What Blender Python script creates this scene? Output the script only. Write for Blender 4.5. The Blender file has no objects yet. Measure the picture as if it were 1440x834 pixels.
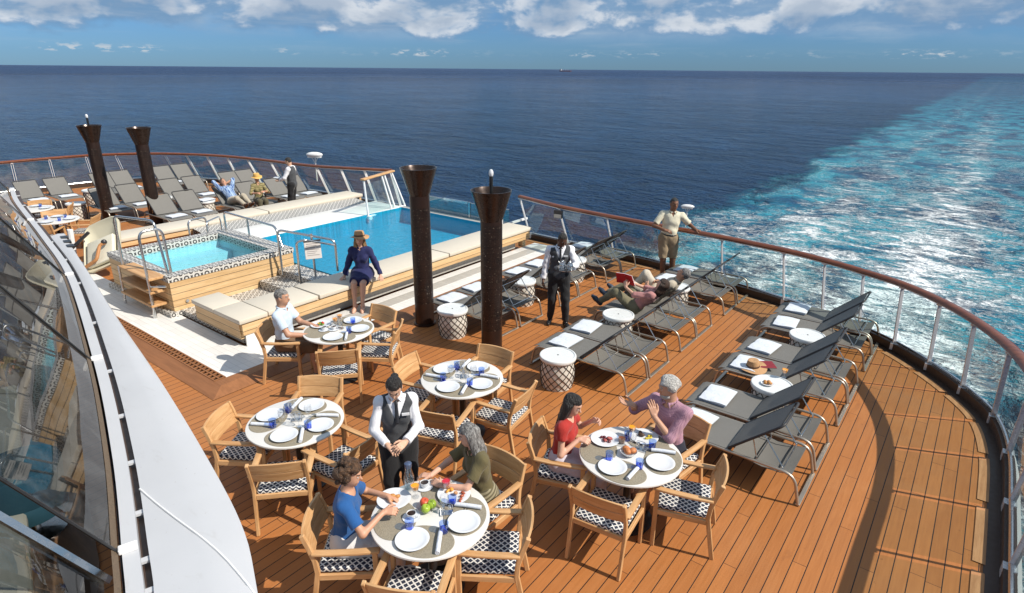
import bpy, bmesh, math, random
import numpy as np
from mathutils import Vector, Matrix, Euler

random.seed(7); np.random.seed(7)
PI = math.pi
R_ = math.radians
scene = bpy.context.scene
COL = scene.collection

# ------------------------------------------------------------------ camera
cam_d = bpy.data.cameras.new('camera'); cam = bpy.data.objects.new('camera', cam_d); COL.objects.link(cam)
CAM_H = 4.25
_yaw, _pit, _rol = R_(37.338), R_(20.41), R_(0.48)
_fh = Vector((-math.sin(_yaw), math.cos(_yaw), 0)); _rt = Vector((math.cos(_yaw), math.sin(_yaw), 0)); _up = Vector((0, 0, 1))
_fw = _fh*math.cos(_pit) - _up*math.sin(_pit); _cu = _fh*math.sin(_pit) + _up*math.cos(_pit)
_R = _rt*math.cos(_rol) + _cu*math.sin(_rol); _U = -_rt*math.sin(_rol) + _cu*math.cos(_rol)
M4 = Matrix(((_R.x, _U.x, -_fw.x, 0), (_R.y, _U.y, -_fw.y, 0), (_R.z, _U.z, -_fw.z, CAM_H), (0, 0, 0, 1)))
cam.matrix_world = M4
cam_d.sensor_width = 36; cam_d.lens = 860/1440*36
cam_d.clip_start = 0.05; cam_d.clip_end = 200000
scene.camera = cam

# ------------------------------------------------------------------ sun, exposure
SUN_EL, SUN_AZ = R_(43.5), math.atan2(0.29, 0.956)      # azimuth as an angle from +x
sdir = Vector((math.cos(SUN_EL)*math.cos(SUN_AZ), math.cos(SUN_EL)*math.sin(SUN_AZ), math.sin(SUN_EL)))
sd = bpy.data.lights.new('sun', 'SUN'); sd.energy = 5.0; sd.angle = R_(0.5); sd.color = (1.0, 0.93, 0.82)
sun = bpy.data.objects.new('sun', sd); COL.objects.link(sun); sun.rotation_euler = (-sdir).to_track_quat('-Z', 'Y').to_euler()
sun.location = (10, 3, 40)
scene.view_settings.view_transform = 'Standard'; scene.view_settings.look = 'None'
scene.view_settings.exposure = 0.22; scene.view_settings.gamma = 1; scene.view_settings.use_curve_mapping = False
scene.cycles.max_bounces = 8; scene.cycles.transparent_max_bounces = 24; scene.cycles.caustics_reflective = False
scene.cycles.caustics_refractive = False; scene.cycles.sample_clamp_indirect = 4

# ------------------------------------------------------------------ node helper
class NT:
    def __init__(s, tree): s.t = tree; s.n = tree.nodes; s.l = tree.links
    def node(s, typ, props=None, **inp):
        n = s.n.new(typ)
        for k, v in (props or {}).items(): setattr(n, k, v)
        for k, v in inp.items():
            key = k.replace('_', ' ')
            if key.startswith('i') and key[1:].isdigit(): sock = n.inputs[int(key[1:])]
            else: sock = n.inputs[key]
            s.set(sock, v)
        return n
    def set(s, sock, v):
        if isinstance(v, bpy.types.NodeSocket): s.l.new(v, sock)
        elif isinstance(v, bpy.types.Node): s.l.new(v.outputs[0], sock)
        else:
            if isinstance(v, (tuple, list)) and len(v) == 3 and sock.type == 'RGBA': v = (*v, 1)
            sock.default_value = v
    def math(s, op, a, b=None, c=None, clamp=False):
        n = s.n.new('ShaderNodeMath'); n.operation = op; n.use_clamp = clamp
        s.set(n.inputs[0], a)
        if b is not None: s.set(n.inputs[1], b)
        if c is not None: s.set(n.inputs[2], c)
        return n.outputs[0]
    def mix(s, fac, a, b, mode='MIX'):
        n = s.n.new('ShaderNodeMix'); n.data_type = 'RGBA'; n.blend_type = mode; n.clamp_factor = True
        s.set(n.inputs[0], fac); s.set(n.inputs[6], a); s.set(n.inputs[7], b)
        return n.outputs[2]
    def ramp(s, v, lo, hi, interp='SMOOTHSTEP', a=0.0, b=1.0):
        n = s.n.new('ShaderNodeMapRange'); n.interpolation_type = interp; n.clamp = True
        s.set(n.inputs['Value'], v); s.set(n.inputs['From Min'], lo); s.set(n.inputs['From Max'], hi)
        s.set(n.inputs['To Min'], a); s.set(n.inputs['To Max'], b)
        return n.outputs['Result']
    def noise(s, vec, scale, detail=3, rough=0.5, dist=0.0):
        n = s.n.new('ShaderNodeTexNoise'); s.set(n.inputs['Vector'], vec); n.inputs['Scale'].default_value = scale
        n.inputs['Detail'].default_value = detail; n.inputs['Roughness'].default_value = rough; n.inputs['Distortion'].default_value = dist
        return n.outputs['Fac']
    def comb(s, x, y, z=0.0):
        n = s.n.new('ShaderNodeCombineXYZ'); s.set(n.inputs[0], x); s.set(n.inputs[1], y); s.set(n.inputs[2], z); return n.outputs[0]
    def sep(s, v):
        n = s.n.new('ShaderNodeSeparateXYZ'); s.set(n.inputs[0], v); return n.outputs
    def mapping(s, v, scale=(1, 1, 1), rot=(0, 0, 0), loc=(0, 0, 0)):
        n = s.n.new('ShaderNodeMapping'); s.set(n.inputs[0], v); n.inputs['Scale'].default_value = scale
        n.inputs['Rotation'].default_value = rot; n.inputs['Location'].default_value = loc; return n.outputs[0]
    def obj(s): return s.n.new('ShaderNodeTexCoord').outputs['Object']
    def bump(s, h, strength=0.3, dist=0.01, normal=None):
        n = s.n.new('ShaderNodeBump'); s.set(n.inputs['Height'], h); n.inputs['Strength'].default_value = strength
        n.inputs['Distance'].default_value = dist
        if normal is not None: s.set(n.inputs['Normal'], normal)
        return n.outputs[0]

def new_mat(name):
    m = bpy.data.materials.new(name); m.use_nodes = True
    t = NT(m.node_tree); b = m.node_tree.nodes['Principled BSDF']
    return m, t, b

# ------------------------------------------------------------------ world: sky + clouds
w = bpy.data.worlds.new('World'); scene.world = w; w.use_nodes = True
t = NT(w.node_tree); bg = w.node_tree.nodes['Background']
sky = t.node('ShaderNodeTexSky', dict(sky_type='NISHITA', sun_disc=False, sun_elevation=SUN_EL, sun_rotation=PI/2 - SUN_AZ,
             altitude=20, air_density=1.0, dust_density=0.15, ozone_density=2.5))
dirv = w.node_tree.nodes.new('ShaderNodeTexCoord').outputs['Generated']
X, Y, Z = t.sep(dirv)
az = t.math('ARCTAN2', X, Y)
low = t.mix(t.ramp(Z, 0.0, 0.11), (0.34, 0.64, 1.22), (0.45, 0.77, 1.28))
tint = t.mix(t.ramp(Z, 0.12, 0.45), low, (0.62, 0.86, 1.12))
base = t.mix(1.0, sky.outputs[0], tint, 'MULTIPLY')
base = t.mix(t.ramp(Z, 0.018, 0.026, a=0.16, b=0.0), base, t.mix(1.0, base, (0.70, 0.84, 0.95), 'MULTIPLY'))
wob = t.noise(t.comb(t.math('MULTIPLY', az, 9), t.math('MULTIPLY', Z, 20), 3.0), 1.0, 2)
cv = t.comb(t.math('MULTIPLY', az, 9.5), t.math('MULTIPLY', Z, 17.0), 5.3)
cvs = t.comb(t.math('ADD', t.math('MULTIPLY', az, 9.5), 0.10), t.math('ADD', t.math('MULTIPLY', Z, 17.0), 0.24), 5.3)
n1 = t.noise(cv, 1.0, 8, 0.57, 0.15); n1s = t.noise(cvs, 1.0, 4, 0.5, 0.15)
gate = t.ramp(Z, 0.030, 0.066)
cov = t.math('ADD', n1, t.math('MULTIPLY', t.math('SUBTRACT', gate, 1.0), 0.34))
m1 = t.ramp(cov, 0.26, 0.43)
lit = t.math('MULTIPLY', t.ramp(t.math('SUBTRACT', n1, n1s), -0.09, 0.09), t.ramp(cov, 0.34, 0.47))
ccol = t.mix(lit, (2.3, 4.3, 7.0), (9.4, 10.0, 10.8))
thick = t.ramp(cov, 0.46, 0.62)
ccol = t.mix(t.math('MULTIPLY', thick, 0.6), ccol, (3.2, 4.6, 6.6))
nb_ = t.noise(t.comb(t.math('MULTIPLY', az, 5.0), t.math('MULTIPLY', Z, 15.0), 8.4), 1.0, 7, 0.55, 0.2)
bank = t.math('MULTIPLY', t.ramp(t.math('ADD', nb_, t.math('MULTIPLY', t.ramp(Z, 0.045, 0.10), 0.20)), 0.43, 0.60), t.ramp(Z, 0.030, 0.058))
base = t.mix(t.math('MULTIPLY', bank, 0.85), base, t.mix(t.noise(cv, 2.2, 5, 0.6), (2.3, 4.1, 6.7), (5.2, 6.9, 8.7)))
skyc = t.mix(t.math('MULTIPLY', m1, 0.9), base, ccol)
# thin veil
n2 = t.noise(t.comb(t.math('MULTIPLY', az, 5.0), t.math('MULTIPLY', Z, 55.0), 9.0), 1.0, 6, 0.6)
skyc = t.mix(t.math('MULTIPLY', t.ramp(n2, 0.5, 0.75), t.ramp(Z, 0.015, 0.05, a=0.0, b=0.35)), skyc, (6.5, 7.4, 8.4))
# far row of small clouds just over the sea
n3 = t.noise(t.comb(t.math('MULTIPLY', az, 60.0), t.math('MULTIPLY', Z, 190.0), 4.0), 1.0, 5, 0.6)
patch = t.ramp(t.noise(t.comb(t.math('MULTIPLY', az, 7.0), 0.0, 2.0), 1.0, 2), 0.47, 0.60)
band = t.math('MULTIPLY', t.ramp(Z, 0.0155, 0.0195), t.ramp(Z, 0.0205, 0.030, a=1.0, b=0.0))
m3 = t.math('MULTIPLY', t.math('MULTIPLY', t.ramp(n3, 0.5, 0.62), band), t.math('ADD', t.math('MULTIPLY', patch, 0.75), 0.03))
skyc = t.mix(m3, skyc, (8.5, 9.0, 9.4))
t.l.new(skyc, bg.inputs['Color']); bg.inputs['Strength'].default_value = 0.064

# ------------------------------------------------------------------ mesh helpers
class MB:
    """collects shapes; build() links them as ONE mesh object"""
    def __init__(s): s.v = []; s.f = []; s.m = []
    def add(s, verts, faces, mi=0):
        o = len(s.v); s.v.extend([tuple(v) for v in verts]); s.f.extend([tuple(i+o for i in f) for f in faces]); s.m.extend([mi]*len(faces)); return s
    def box(s, c, size, rot=None, mi=0, taper=1.0):
        hx, hy, hz = size[0]/2, size[1]/2, size[2]/2
        vs = [Vector((x*hx*(taper if z > 0 else 1), y*hy*(taper if z > 0 else 1), z*hz)) for z in (-1, 1) for y in (-1, 1) for x in (-1, 1)]
        if rot is not None:
            M = Euler(rot).to_matrix() if not isinstance(rot, Matrix) else rot
            vs = [M @ v for v in vs]
        vs = [v + Vector(c) for v in vs]
        return s.add(vs, [(0, 2, 3, 1), (4, 5, 7, 6), (0, 1, 5, 4), (2, 6, 7, 3), (0, 4, 6, 2), (1, 3, 7, 5)], mi)
    def tube(s, path, r, n=8, closed=False, mi=0, caps=True, r2=None):
        P = [Vector(p) for p in path]; L = len(P); rings = []
        up = None
        for i, p in enumerate(P):
            a = P[i-1] if (i > 0 or closed) else p; b = P[(i+1) % L] if (i < L-1 or closed) else p
            d = (b-a).normalized()
            if up is None:
                up = Vector((0, 0, 1)) if abs(d.z) < 0.9 else Vector((1, 0, 0))
            x = d.cross(up)
            if x.length < 1e-4: x = d.cross(Vector((0.3, 0.8, 0.2)))
            x.normalize(); y = x.cross(d).normalized(); up = y
            rr = r if r2 is None else r + (r2-r)*i/(L-1)
            rings.append([p + x*math.cos(2*PI*k/n)*rr + y*math.sin(2*PI*k/n)*rr for k in range(n)])
        vs = [v for q in rings for v in q]; fs = []
        for i in range(L if closed else L-1):
            j = (i+1) % L
            for k in range(n):
                fs.append((i*n+k, i*n+(k+1) % n, j*n+(k+1) % n, j*n+k))
        if caps and not closed:
            fs.append(tuple(range(n-1, -1, -1))); fs.append(tuple((L-1)*n+k for k in range(n)))
        return s.add(vs, fs, mi)
    def lathe(s, prof, n=24, c=(0, 0, 0), mi=0, sx=1.0, sy=1.0, fn=None):
        vs = []; fs = []; L = len(prof)
        for (r, z) in prof:
            for k in range(n):
                a = 2*PI*k/n; rr = r*(fn(a, r, z) if fn else 1)
                vs.append((c[0]+rr*math.cos(a)*sx, c[1]+rr*math.sin(a)*sy, c[2]+z))
        for i in range(L-1):
            for k in range(n):
                fs.append((i*n+k, i*n+(k+1) % n, (i+1)*n+(k+1) % n, (i+1)*n+k))
        if prof[0][0] > 1e-6: fs.append(tuple(range(n-1, -1, -1)))
        if prof[-1][0] > 1e-6: fs.append(tuple((L-1)*n+k for k in range(n)))
        return s.add(vs, fs, mi)
    def prism(s, poly, z0, z1, mi=0):
        n = len(poly); vs = [(x, y, z0) for x, y in poly] + [(x, y, z1) for x, y in poly]
        ar = sum(poly[i][0]*poly[(i+1) % n][1]-poly[(i+1) % n][0]*poly[i][1] for i in range(n))
        fs = [tuple(range(n-1, -1, -1)), tuple(range(n, 2*n))] + [(i, (i+1) % n, n+(i+1) % n, n+i) for i in range(n)]
        if ar < 0: fs = [tuple(reversed(f)) for f in fs]
        return s.add(vs, fs, mi)
    def prism_x(s, poly, x0, x1, mi=0):      # poly in (y,z)
        n = len(poly); vs = [(x0, y, z) for y, z in poly] + [(x1, y, z) for y, z in poly]
        fs = [tuple(range(n-1, -1, -1)), tuple(range(n, 2*n))] + [(i, (i+1) % n, n+(i+1) % n, n+i) for i in range(n)]
        return s.add(vs, fs, mi)
    def sheet(s, rows, mi=0, closed=False):  # rows of equally long point lists
        n = len(rows[0]); vs = [p for r in rows for p in r]; fs = []
        for i in range(len(rows)-1):
            for k in range(n if closed else n-1):
                fs.append((i*n+k, i*n+(k+1) % n, (i+1)*n+(k+1) % n, (i+1)*n+k))
        return s.add(vs, fs, mi)
    def ball(s, c, r, n=12, mi=0, rz=None, ry=None, rot=None):
        rx = r; ry = ry or r; rz = rz or r; vs = []; fs = []; m = max(4, n//2)
        for i in range(m+1):
            th = PI*i/m
            for k in range(n):
                a = 2*PI*k/n; v = Vector((rx*math.sin(th)*math.cos(a), ry*math.sin(th)*math.sin(a), -rz*math.cos(th)))
                if rot is not None: v = rot @ v
                vs.append((c[0]+v.x, c[1]+v.y, c[2]+v.z))
        for i in range(m):
            for k in range(n): fs.append((i*n+k, i*n+(k+1) % n, (i+1)*n+(k+1) % n, (i+1)*n+k))
        return s.add(vs, fs, mi)
    def build(s, name, mats, parent=None, smooth=35, bevel=0.0, seg=1, fixn=True):
        me = bpy.data.meshes.new(name); me.from_pydata(s.v, [], s.f)
        mats = mats if isinstance(mats, (list, tuple)) else [mats]
        for mm in mats: me.materials.append(mm)
        if len(mats) > 1: me.polygons.foreach_set('material_index', s.m)
        if bevel > 0 or fixn:
            bm = bmesh.new(); bm.from_mesh(me)
            bmesh.ops.remove_doubles(bm, verts=bm.verts, dist=1e-5)
            if fixn: bmesh.ops.recalc_face_normals(bm, faces=bm.faces)
            if bevel > 0:
                es = [e for e in bm.edges if len(e.link_faces) == 2 and e.calc_face_angle(0) > 0.6]
                bmesh.ops.bevel(bm, geom=es, offset=bevel, segments=seg, affect='EDGES', profile=0.5, clamp_overlap=True)
            bm.to_mesh(me); bm.free()
        if smooth:
            me.polygons.foreach_set('use_smooth', [True]*len(me.polygons)); me.set_sharp_from_angle(angle=R_(smooth))
        o = bpy.data.objects.new(name, me); COL.objects.link(o)
        if parent is not None: o.parent = parent
        return o

def tag(o, label=None, cat=None, group=None, kind=None):
    if label: o['label'] = label
    if cat: o['category'] = cat
    if group: o['group'] = group
    if kind: o['kind'] = kind
    return o
def thing(name, label, cat, loc=(0, 0, 0), rz=0.0, group=None):
    o = bpy.data.objects.new(name, None); COL.objects.link(o); o.location = loc; o.rotation_euler = (0, 0, rz); o.empty_display_size = 0.1
    return tag(o, label, cat, group)
def dup(root, loc, rz=0.0, label=None, group=None, scale=None):
    r = root.copy(); COL.objects.link(r); r.location = loc; r.rotation_euler = (0, 0, rz)
    if label: r['label'] = label
    if group: r['group'] = group
    if scale: r.scale = (scale,)*3
    for ch in list(root.children):
        c = ch.copy(); COL.objects.link(c); c.parent = r
        for g in list(ch.children):
            d = g.copy(); COL.objects.link(d); d.parent = c
    return r
def struct(name, mb, mat, **k): return tag(mb.build(name, mat, **k), kind='structure')

def smooth_path(pts, sub=6):
    P = [Vector(p) for p in pts]; out = []
    for i in range(len(P)-1):
        p0 = P[max(i-1, 0)]; p1 = P[i]; p2 = P[i+1]; p3 = P[min(i+2, len(P)-1)]
        for k in range(sub):
            u = k/sub
            out.append(0.5*((2*p1) + (p2-p0)*u + (2*p0-5*p1+4*p2-p3)*u*u + (3*p1-p0-3*p2+p3)*u**3))
    out.append(P[-1]); return out
def bend(pts, r=0.05, n=5):       # round the corners of a polyline
    P = [Vector(p) for p in pts]; out = [P[0]]
    for i in range(1, len(P)-1):
        a, b, c = P[i-1], P[i], P[i+1]; d1 = (a-b); d2 = (c-b); rr = min(r, d1.length*0.49, d2.length*0.49)
        s0 = b + d1.normalized()*rr; s1 = b + d2.normalized()*rr
        for k in range(n+1):
            u = k/n; out.append((1-u)**2*s0 + 2*u*(1-u)*b + u*u*s1)
    out.append(P[-1]); return out

# ------------------------------------------------------------------ materials
def simple(name, col, rough=0.5, metal=0.0, var=0.12, scale=6.0, bump=0.0, bscale=60.0, spec=0.5, coat=0.0, sheen=0.0):
    m, t, b = new_mat(name); co = t.obj()
    n = t.noise(co, scale, 4, 0.6)
    c = t.mix(n, tuple(x*(1-var) for x in col), tuple(min(1, x*(1+var)) for x in col))
    t.set(b.inputs['Base Color'], c); t.set(b.inputs['Roughness'], t.ramp(t.noise(co, scale*2.3, 3), 0.3, 0.7, a=max(0, rough-0.07), b=min(1, rough+0.07)))
    b.inputs['Metallic'].default_value = metal; b.inputs['Specular IOR Level'].default_value = spec
    b.inputs['Coat Weight'].default_value = coat; b.inputs['Sheen Weight'].default_value = sheen
    if bump > 0: t.set(b.inputs['Normal'], t.bump(t.noise(co, bscale, 4), bump, 0.01))
    return m

def wood(name, c1, c2, axis=0, scale=1.0, rough=0.5, boards=None, gap=0.012, gapax=2):
    """long grain along axis; boards: board width measured along gapax, dark joint between boards"""
    m, t, b = new_mat(name); co = t.obj()
    info = t.node('ShaderNodeObjectInfo')
    off = t.math('MULTIPLY', info.outputs['Random'], 17.0)
    sc = [14*scale]*3; sc[axis] = 1.1*scale
    v = t.node('ShaderNodeVectorMath', dict(operation='ADD')); t.set(v.inputs[0], co); t.set(v.inputs[1], t.comb(off, off, off))
    mp = t.mapping(v.outputs[0], tuple(sc))
    n = t.noise(mp, 1.5, 5, 0.6, 0.4); n2 = t.noise(mp, 9.0, 3, 0.6)
    f = t.math('ADD', t.math('MULTIPLY', n, 0.75), t.math('MULTIPLY', n2, 0.25))
    c = t.mix(t.ramp(f, 0.32, 0.68), c1, c2)
    h = f
    if boards:
        xs = t.sep(co); u = t.math('DIVIDE', xs[gapax], boards)
        fr = t.math('FRACT', t.math('ADD', u, 100.0)); fl = t.math('FLOOR', t.math('ADD', u, 100.0))
        wn = t.node('ShaderNodeTexWhiteNoise', dict(noise_dimensions='1D'), W=fl).outputs[0]
        c = t.mix(t.math('MULTIPLY', wn, 0.55), c, t.mix(1.0, c, (0.72, 0.66, 0.58), 'MULTIPLY'))
        edge = t.math('LESS_THAN', t.math('MINIMUM', fr, t.math('SUBTRACT', 1.0, fr)), gap/boards/2)
        c = t.mix(edge, c, (0.05, 0.03, 0.02)); h = t.math('SUBTRACT', f, t.math('MULTIPLY', edge, 2.0))
    t.set(b.inputs['Base Color'], c); b.inputs['Roughness'].default_value = rough
    t.set(b.inputs['Normal'], t.bump(h, 0.25, 0.004))
    return m

def deck_material():
    m, t, b = new_mat('teak deck planks'); co = t.obj(); x, y, z = t.sep(co)
    W = 0.125
    u = t.math('DIVIDE', t.math('ADD', x, 50.0), W); fr = t.math('FRACT', u); fl = t.math('FLOOR', u)
    r1 = t.node('ShaderNodeTexWhiteNoise', dict(noise_dimensions='1D'), W=fl).outputs[0]
    yy = t.math('DIVIDE', t.math('ADD', t.math('ADD', y, 50.0), t.math('MULTIPLY', r1, 7.0)), 2.1)
    fy = t.math('FRACT', yy); ly = t.math('FLOOR', yy)
    r2 = t.node('ShaderNodeTexWhiteNoise', dict(noise_dimensions='2D'), Vector=t.comb(fl, ly)).outputs[0]
    n = t.noise(t.mapping(co, (26, 1.4, 1)), 1.6, 5, 0.62, 0.3); nb = t.noise(co, 0.55, 4, 0.6)
    c = t.mix(n, (0.325, 0.115, 0.030), (0.48, 0.190, 0.057))
    c = t.mix(t.math('MULTIPLY', r2, 0.55), c, t.mix(1.0, c, (0.74, 0.70, 0.66), 'MULTIPLY'))
    c = t.mix(t.ramp(nb, 0.5, 0.75, a=0, b=0.35), c, (0.50, 0.24, 0.10))
    worn = t.ramp(t.noise(co, 0.28, 5, 0.62, 0.8), 0.48, 0.66)
    c = t.mix(t.math('MULTIPLY', worn, 0.38), c, t.mix(n, (0.27, 0.125, 0.050), (0.38, 0.195, 0.092)))
    sp = t.noise(co, 23.0, 2, 0.5)
    c = t.mix(t.ramp(sp, 0.70, 0.74, a=0, b=0.4), c, (0.16, 0.06, 0.02))
    st = t.ramp(t.noise(t.mapping(co, (1, .6, 1)), 1.9, 6, 0.7, 1.0), 0.60, 0.68)
    c = t.mix(t.math('MULTIPLY', st, 0.28), c, (0.22, 0.085, 0.03))
    seam = t.math('LESS_THAN', t.math('MINIMUM', fr, t.math('SUBTRACT', 1.0, fr)), 0.0045/W)
    butt = t.math('LESS_THAN', fy, 0.0035)
    c = t.mix(butt, c, (0.12, 0.045, 0.016))
    c = t.mix(seam, c, (0.022, 0.014, 0.011))
    t.set(b.inputs['Base Color'], c)
    t.set(b.inputs['Roughness'], t.ramp(n, 0.3, 0.7, a=0.5, b=0.66)); b.inputs['Specular IOR Level'].default_value = 0.32
    h = t.math('SUBTRACT', t.math('MULTIPLY', n, 0.4), t.math('ADD', t.math('MULTIPLY', seam, 1.2), butt))
    t.set(b.inputs['Normal'], t.bump(h, 0.35, 0.004))
    return m

def tile_material(name, c, sx, sy, joint=(0.5, 0.49, 0.47), jw=0.006, rough=0.45, var=0.05):
    m, t, b = new_mat(name); co = t.obj(); x, y, z = t.sep(co)
    fx = t.math('FRACT', t.math('DIVIDE', t.math('ADD', x, 100), sx)); fy = t.math('FRACT', t.math('DIVIDE', t.math('ADD', y, 100), sy))
    ix = t.math('FLOOR', t.math('DIVIDE', t.math('ADD', x, 100), sx)); iy = t.math('FLOOR', t.math('DIVIDE', t.math('ADD', y, 100), sy))
    wn = t.node('ShaderNodeTexWhiteNoise', dict(noise_dimensions='2D'), Vector=t.comb(ix, iy)).outputs[0]
    cc = t.mix(wn, tuple(v*(1-var) for v in c), tuple(min(1, v*(1+var)) for v in c))
    cc = t.mix(t.ramp(t.noise(co, 1.3, 5, 0.65), 0.45, 0.8, a=0, b=0.3), cc, tuple(v*0.72 for v in c))
    e = t.math('MAXIMUM', t.math('LESS_THAN', fx, jw/sx), t.math('LESS_THAN', fy, jw/sy))
    t.set(b.inputs['Base Color'], t.mix(e, cc, joint)); b.inputs['Roughness'].default_value = rough
    t.set(b.inputs['Normal'], t.bump(t.math('SUBTRACT', 1.0, e), 0.3, 0.002))
    return m

def boxuv(t):
    """two in-plane metre coordinates picked by the facing of the surface"""
    co = t.obj(); x, y, z = t.sep(co)
    nx, ny, nz = t.sep(t.n.new('ShaderNodeTexCoord').outputs['Normal'])
    fz = t.math('GREATER_THAN', t.math('ABSOLUTE', nz), 0.6); fx = t.math('GREATER_THAN', t.math('ABSOLUTE', nx), 0.6)
    mz = lambda a, b, f: t.math('ADD', t.math('MULTIPLY', a, f), t.math('MULTIPLY', b, t.math('SUBTRACT', 1.0, f)))
    u = mz(x, mz(y, x, fx), fz); v = mz(y, z, fz)
    return co, u, v

def mosaic_material(name, s=0.16, rings=3.0):
    m, t, b = new_mat(name); co, u, v = boxuv(t)
    fu = t.math('SUBTRACT', t.math('FRACT', t.math('DIVIDE', t.math('ADD', u, 90), s)), 0.5)
    fv = t.math('SUBTRACT', t.math('FRACT', t.math('DIVIDE', t.math('ADD', v, 90.03), s)), 0.5)
    d = t.math('SQRT', t.math('ADD', t.math('MULTIPLY', fu, fu), t.math('MULTIPLY', fv, fv)))
    fu2 = t.math('SUBTRACT', 0.5, t.math('ABSOLUTE', fu)); fv2 = t.math('SUBTRACT', 0.5, t.math('ABSOLUTE', fv))
    d2 = t.math('SQRT', t.math('ADD', t.math('MULTIPLY', fu2, fu2), t.math('MULTIPLY', fv2, fv2)))
    dd = t.math('MINIMUM', d, t.math('ADD', d2, 0.06))
    k = t.math('GREATER_THAN', t.math('FRACT', t.math('ADD', t.math('MULTIPLY', dd, rings*2), 0.1)), 0.52)
    c = t.mix(k, (0.60, 0.58, 0.54), (0.045, 0.042, 0.042))
    # small tesserae
    g = 0.012
    e = t.math('MAXIMUM', t.math('LESS_THAN', t.math('FRACT', t.math('DIVIDE', t.math('ADD', u, 90), g)), 0.16),
               t.math('LESS_THAN', t.math('FRACT', t.math('DIVIDE', t.math('ADD', v, 90), g)), 0.16))
    c = t.mix(t.math('MULTIPLY', e, 0.22), c, (0.3, 0.29, 0.28))
    t.set(b.inputs['Base Color'], c); b.inputs['Roughness'].default_value = 0.35
    return m

def weave_material():
    m, t, b = new_mat('navy and white woven cord'); co, u, v = boxuv(t)
    s = 0.060
    a = t.math('DIVIDE', t.math('ADD', t.math('ADD', u, v), 50), s); bb = t.math('DIVIDE', t.math('ADD', t.math('SUBTRACT', u, v), 50), s)
    fa = t.math('FRACT', a); fb = t.math('FRACT', bb)
    ca = t.math('ABSOLUTE', t.math('SUBTRACT', fa, 0.5)); cb = t.math('ABSOLUTE', t.math('SUBTRACT', fb, 0.5))
    dark = t.math('LESS_THAN', t.math('MAXIMUM', ca, cb), 0.365)
    mid = t.math('LESS_THAN', t.math('MAXIMUM', ca, cb), 0.09)
    n = t.noise(co, 70, 3)
    c = t.mix(dark, t.mix(n, (0.62, 0.61, 0.58), (0.80, 0.79, 0.76)), (0.012, 0.018, 0.042))
    c = t.mix(mid, c, (0.045, 0.055, 0.085))
    t.set(b.inputs['Base Color'], c); b.inputs['Roughness'].default_value = 0.85
    w1 = t.math('SINE', t.math('MULTIPLY', u, 520)); w2 = t.math('SINE', t.math('MULTIPLY', v, 520))
    t.set(b.inputs['Normal'], t.bump(t.math('ADD', t.math('MULTIPLY', w1, w2), t.math('MULTIPLY', dark, 1.0)), 0.4, 0.003))
    return m

def sling_material():
    m, t, b = new_mat('grey mesh sling'); co = t.obj(); x, y, z = t.sep(co)
    n = t.noise(co, 3.0, 4, 0.6)
    c = t.mix(n, (0.150, 0.145, 0.134), (0.195, 0.188, 0.175))
    g = t.math('MULTIPLY', t.math('SINE', t.math('MULTIPLY', x, 900)), t.math('SINE', t.math('MULTIPLY', y, 900)))
    c = t.mix(t.ramp(g, 0.0, 0.8, a=0.0, b=0.45), c, (0.09, 0.087, 0.083))
    t.set(b.inputs['Base Color'], c); b.inputs['Roughness'].default_value = 0.62; b.inputs['Specular IOR Level'].default_value = 0.35
    t.set(b.inputs['Normal'], t.bump(t.math('ADD', t.math('MULTIPLY', n, 3.0), g), 0.25, 0.003))
    return m

def column_material():
    m, t, b = new_mat('perforated bronze metal'); co = t.obj(); x, y, z = t.sep(co)
    ang = t.math('ARCTAN2', y, x)
    u = t.math('MULTIPLY', ang, 0.16)
    v = t.comb(t.math('MULTIPLY', u, 52), t.math('MULTIPLY', z, 52), 0)
    vo = t.node('ShaderNodeTexVoronoi', dict(feature='F1', distance='EUCLIDEAN', voronoi_dimensions='2D'), Vector=v, Scale=1.0, Randomness=0.6)
    hole = t.math('LESS_THAN', vo.outputs['Distance'], t.math('MULTIPLY', t.noise(co, 8, 3), 0.62))
    body = t.math('MULTIPLY', t.math('LESS_THAN', z, 2.10), t.math('GREATER_THAN', z, 0.42))
    hole = t.math('MULTIPLY', hole, body)
    seam = t.math('LESS_THAN', t.math('FRACT', t.math('MULTIPLY', z, 9.0)), 0.10)
    n = t.noise(co, 5, 4)
    c = t.mix(n, (0.026, 0.014, 0.011), (0.052, 0.029, 0.022))
    c = t.mix(t.math('MULTIPLY', seam, t.math('MULTIPLY', body, 0.6)), c, (0.012, 0.008, 0.007))
    c = t.mix(hole, c, (0.006, 0.005, 0.005))
    rim = t.math('MULTIPLY', body, t.math('GREATER_THAN', t.noise(t.comb(t.math('MULTIPLY', u, 40), t.math('MULTIPLY', z, 40), 3), 1.0, 1), 0.70))
    c = t.mix(t.math('MULTIPLY', rim, 0.8), c, (0.33, 0.26, 0.2))  # small bright glints painted into the bronze colour, scattered by noise
    t.set(b.inputs['Base Color'], c); b.inputs['Roughness'].default_value = 0.34; b.inputs['Metallic'].default_value = 0.45
    t.set(b.inputs['Normal'], t.bump(t.math('SUBTRACT', t.math('MULTIPLY', rim, 0.6), hole), 0.5, 0.006))
    return m

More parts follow.
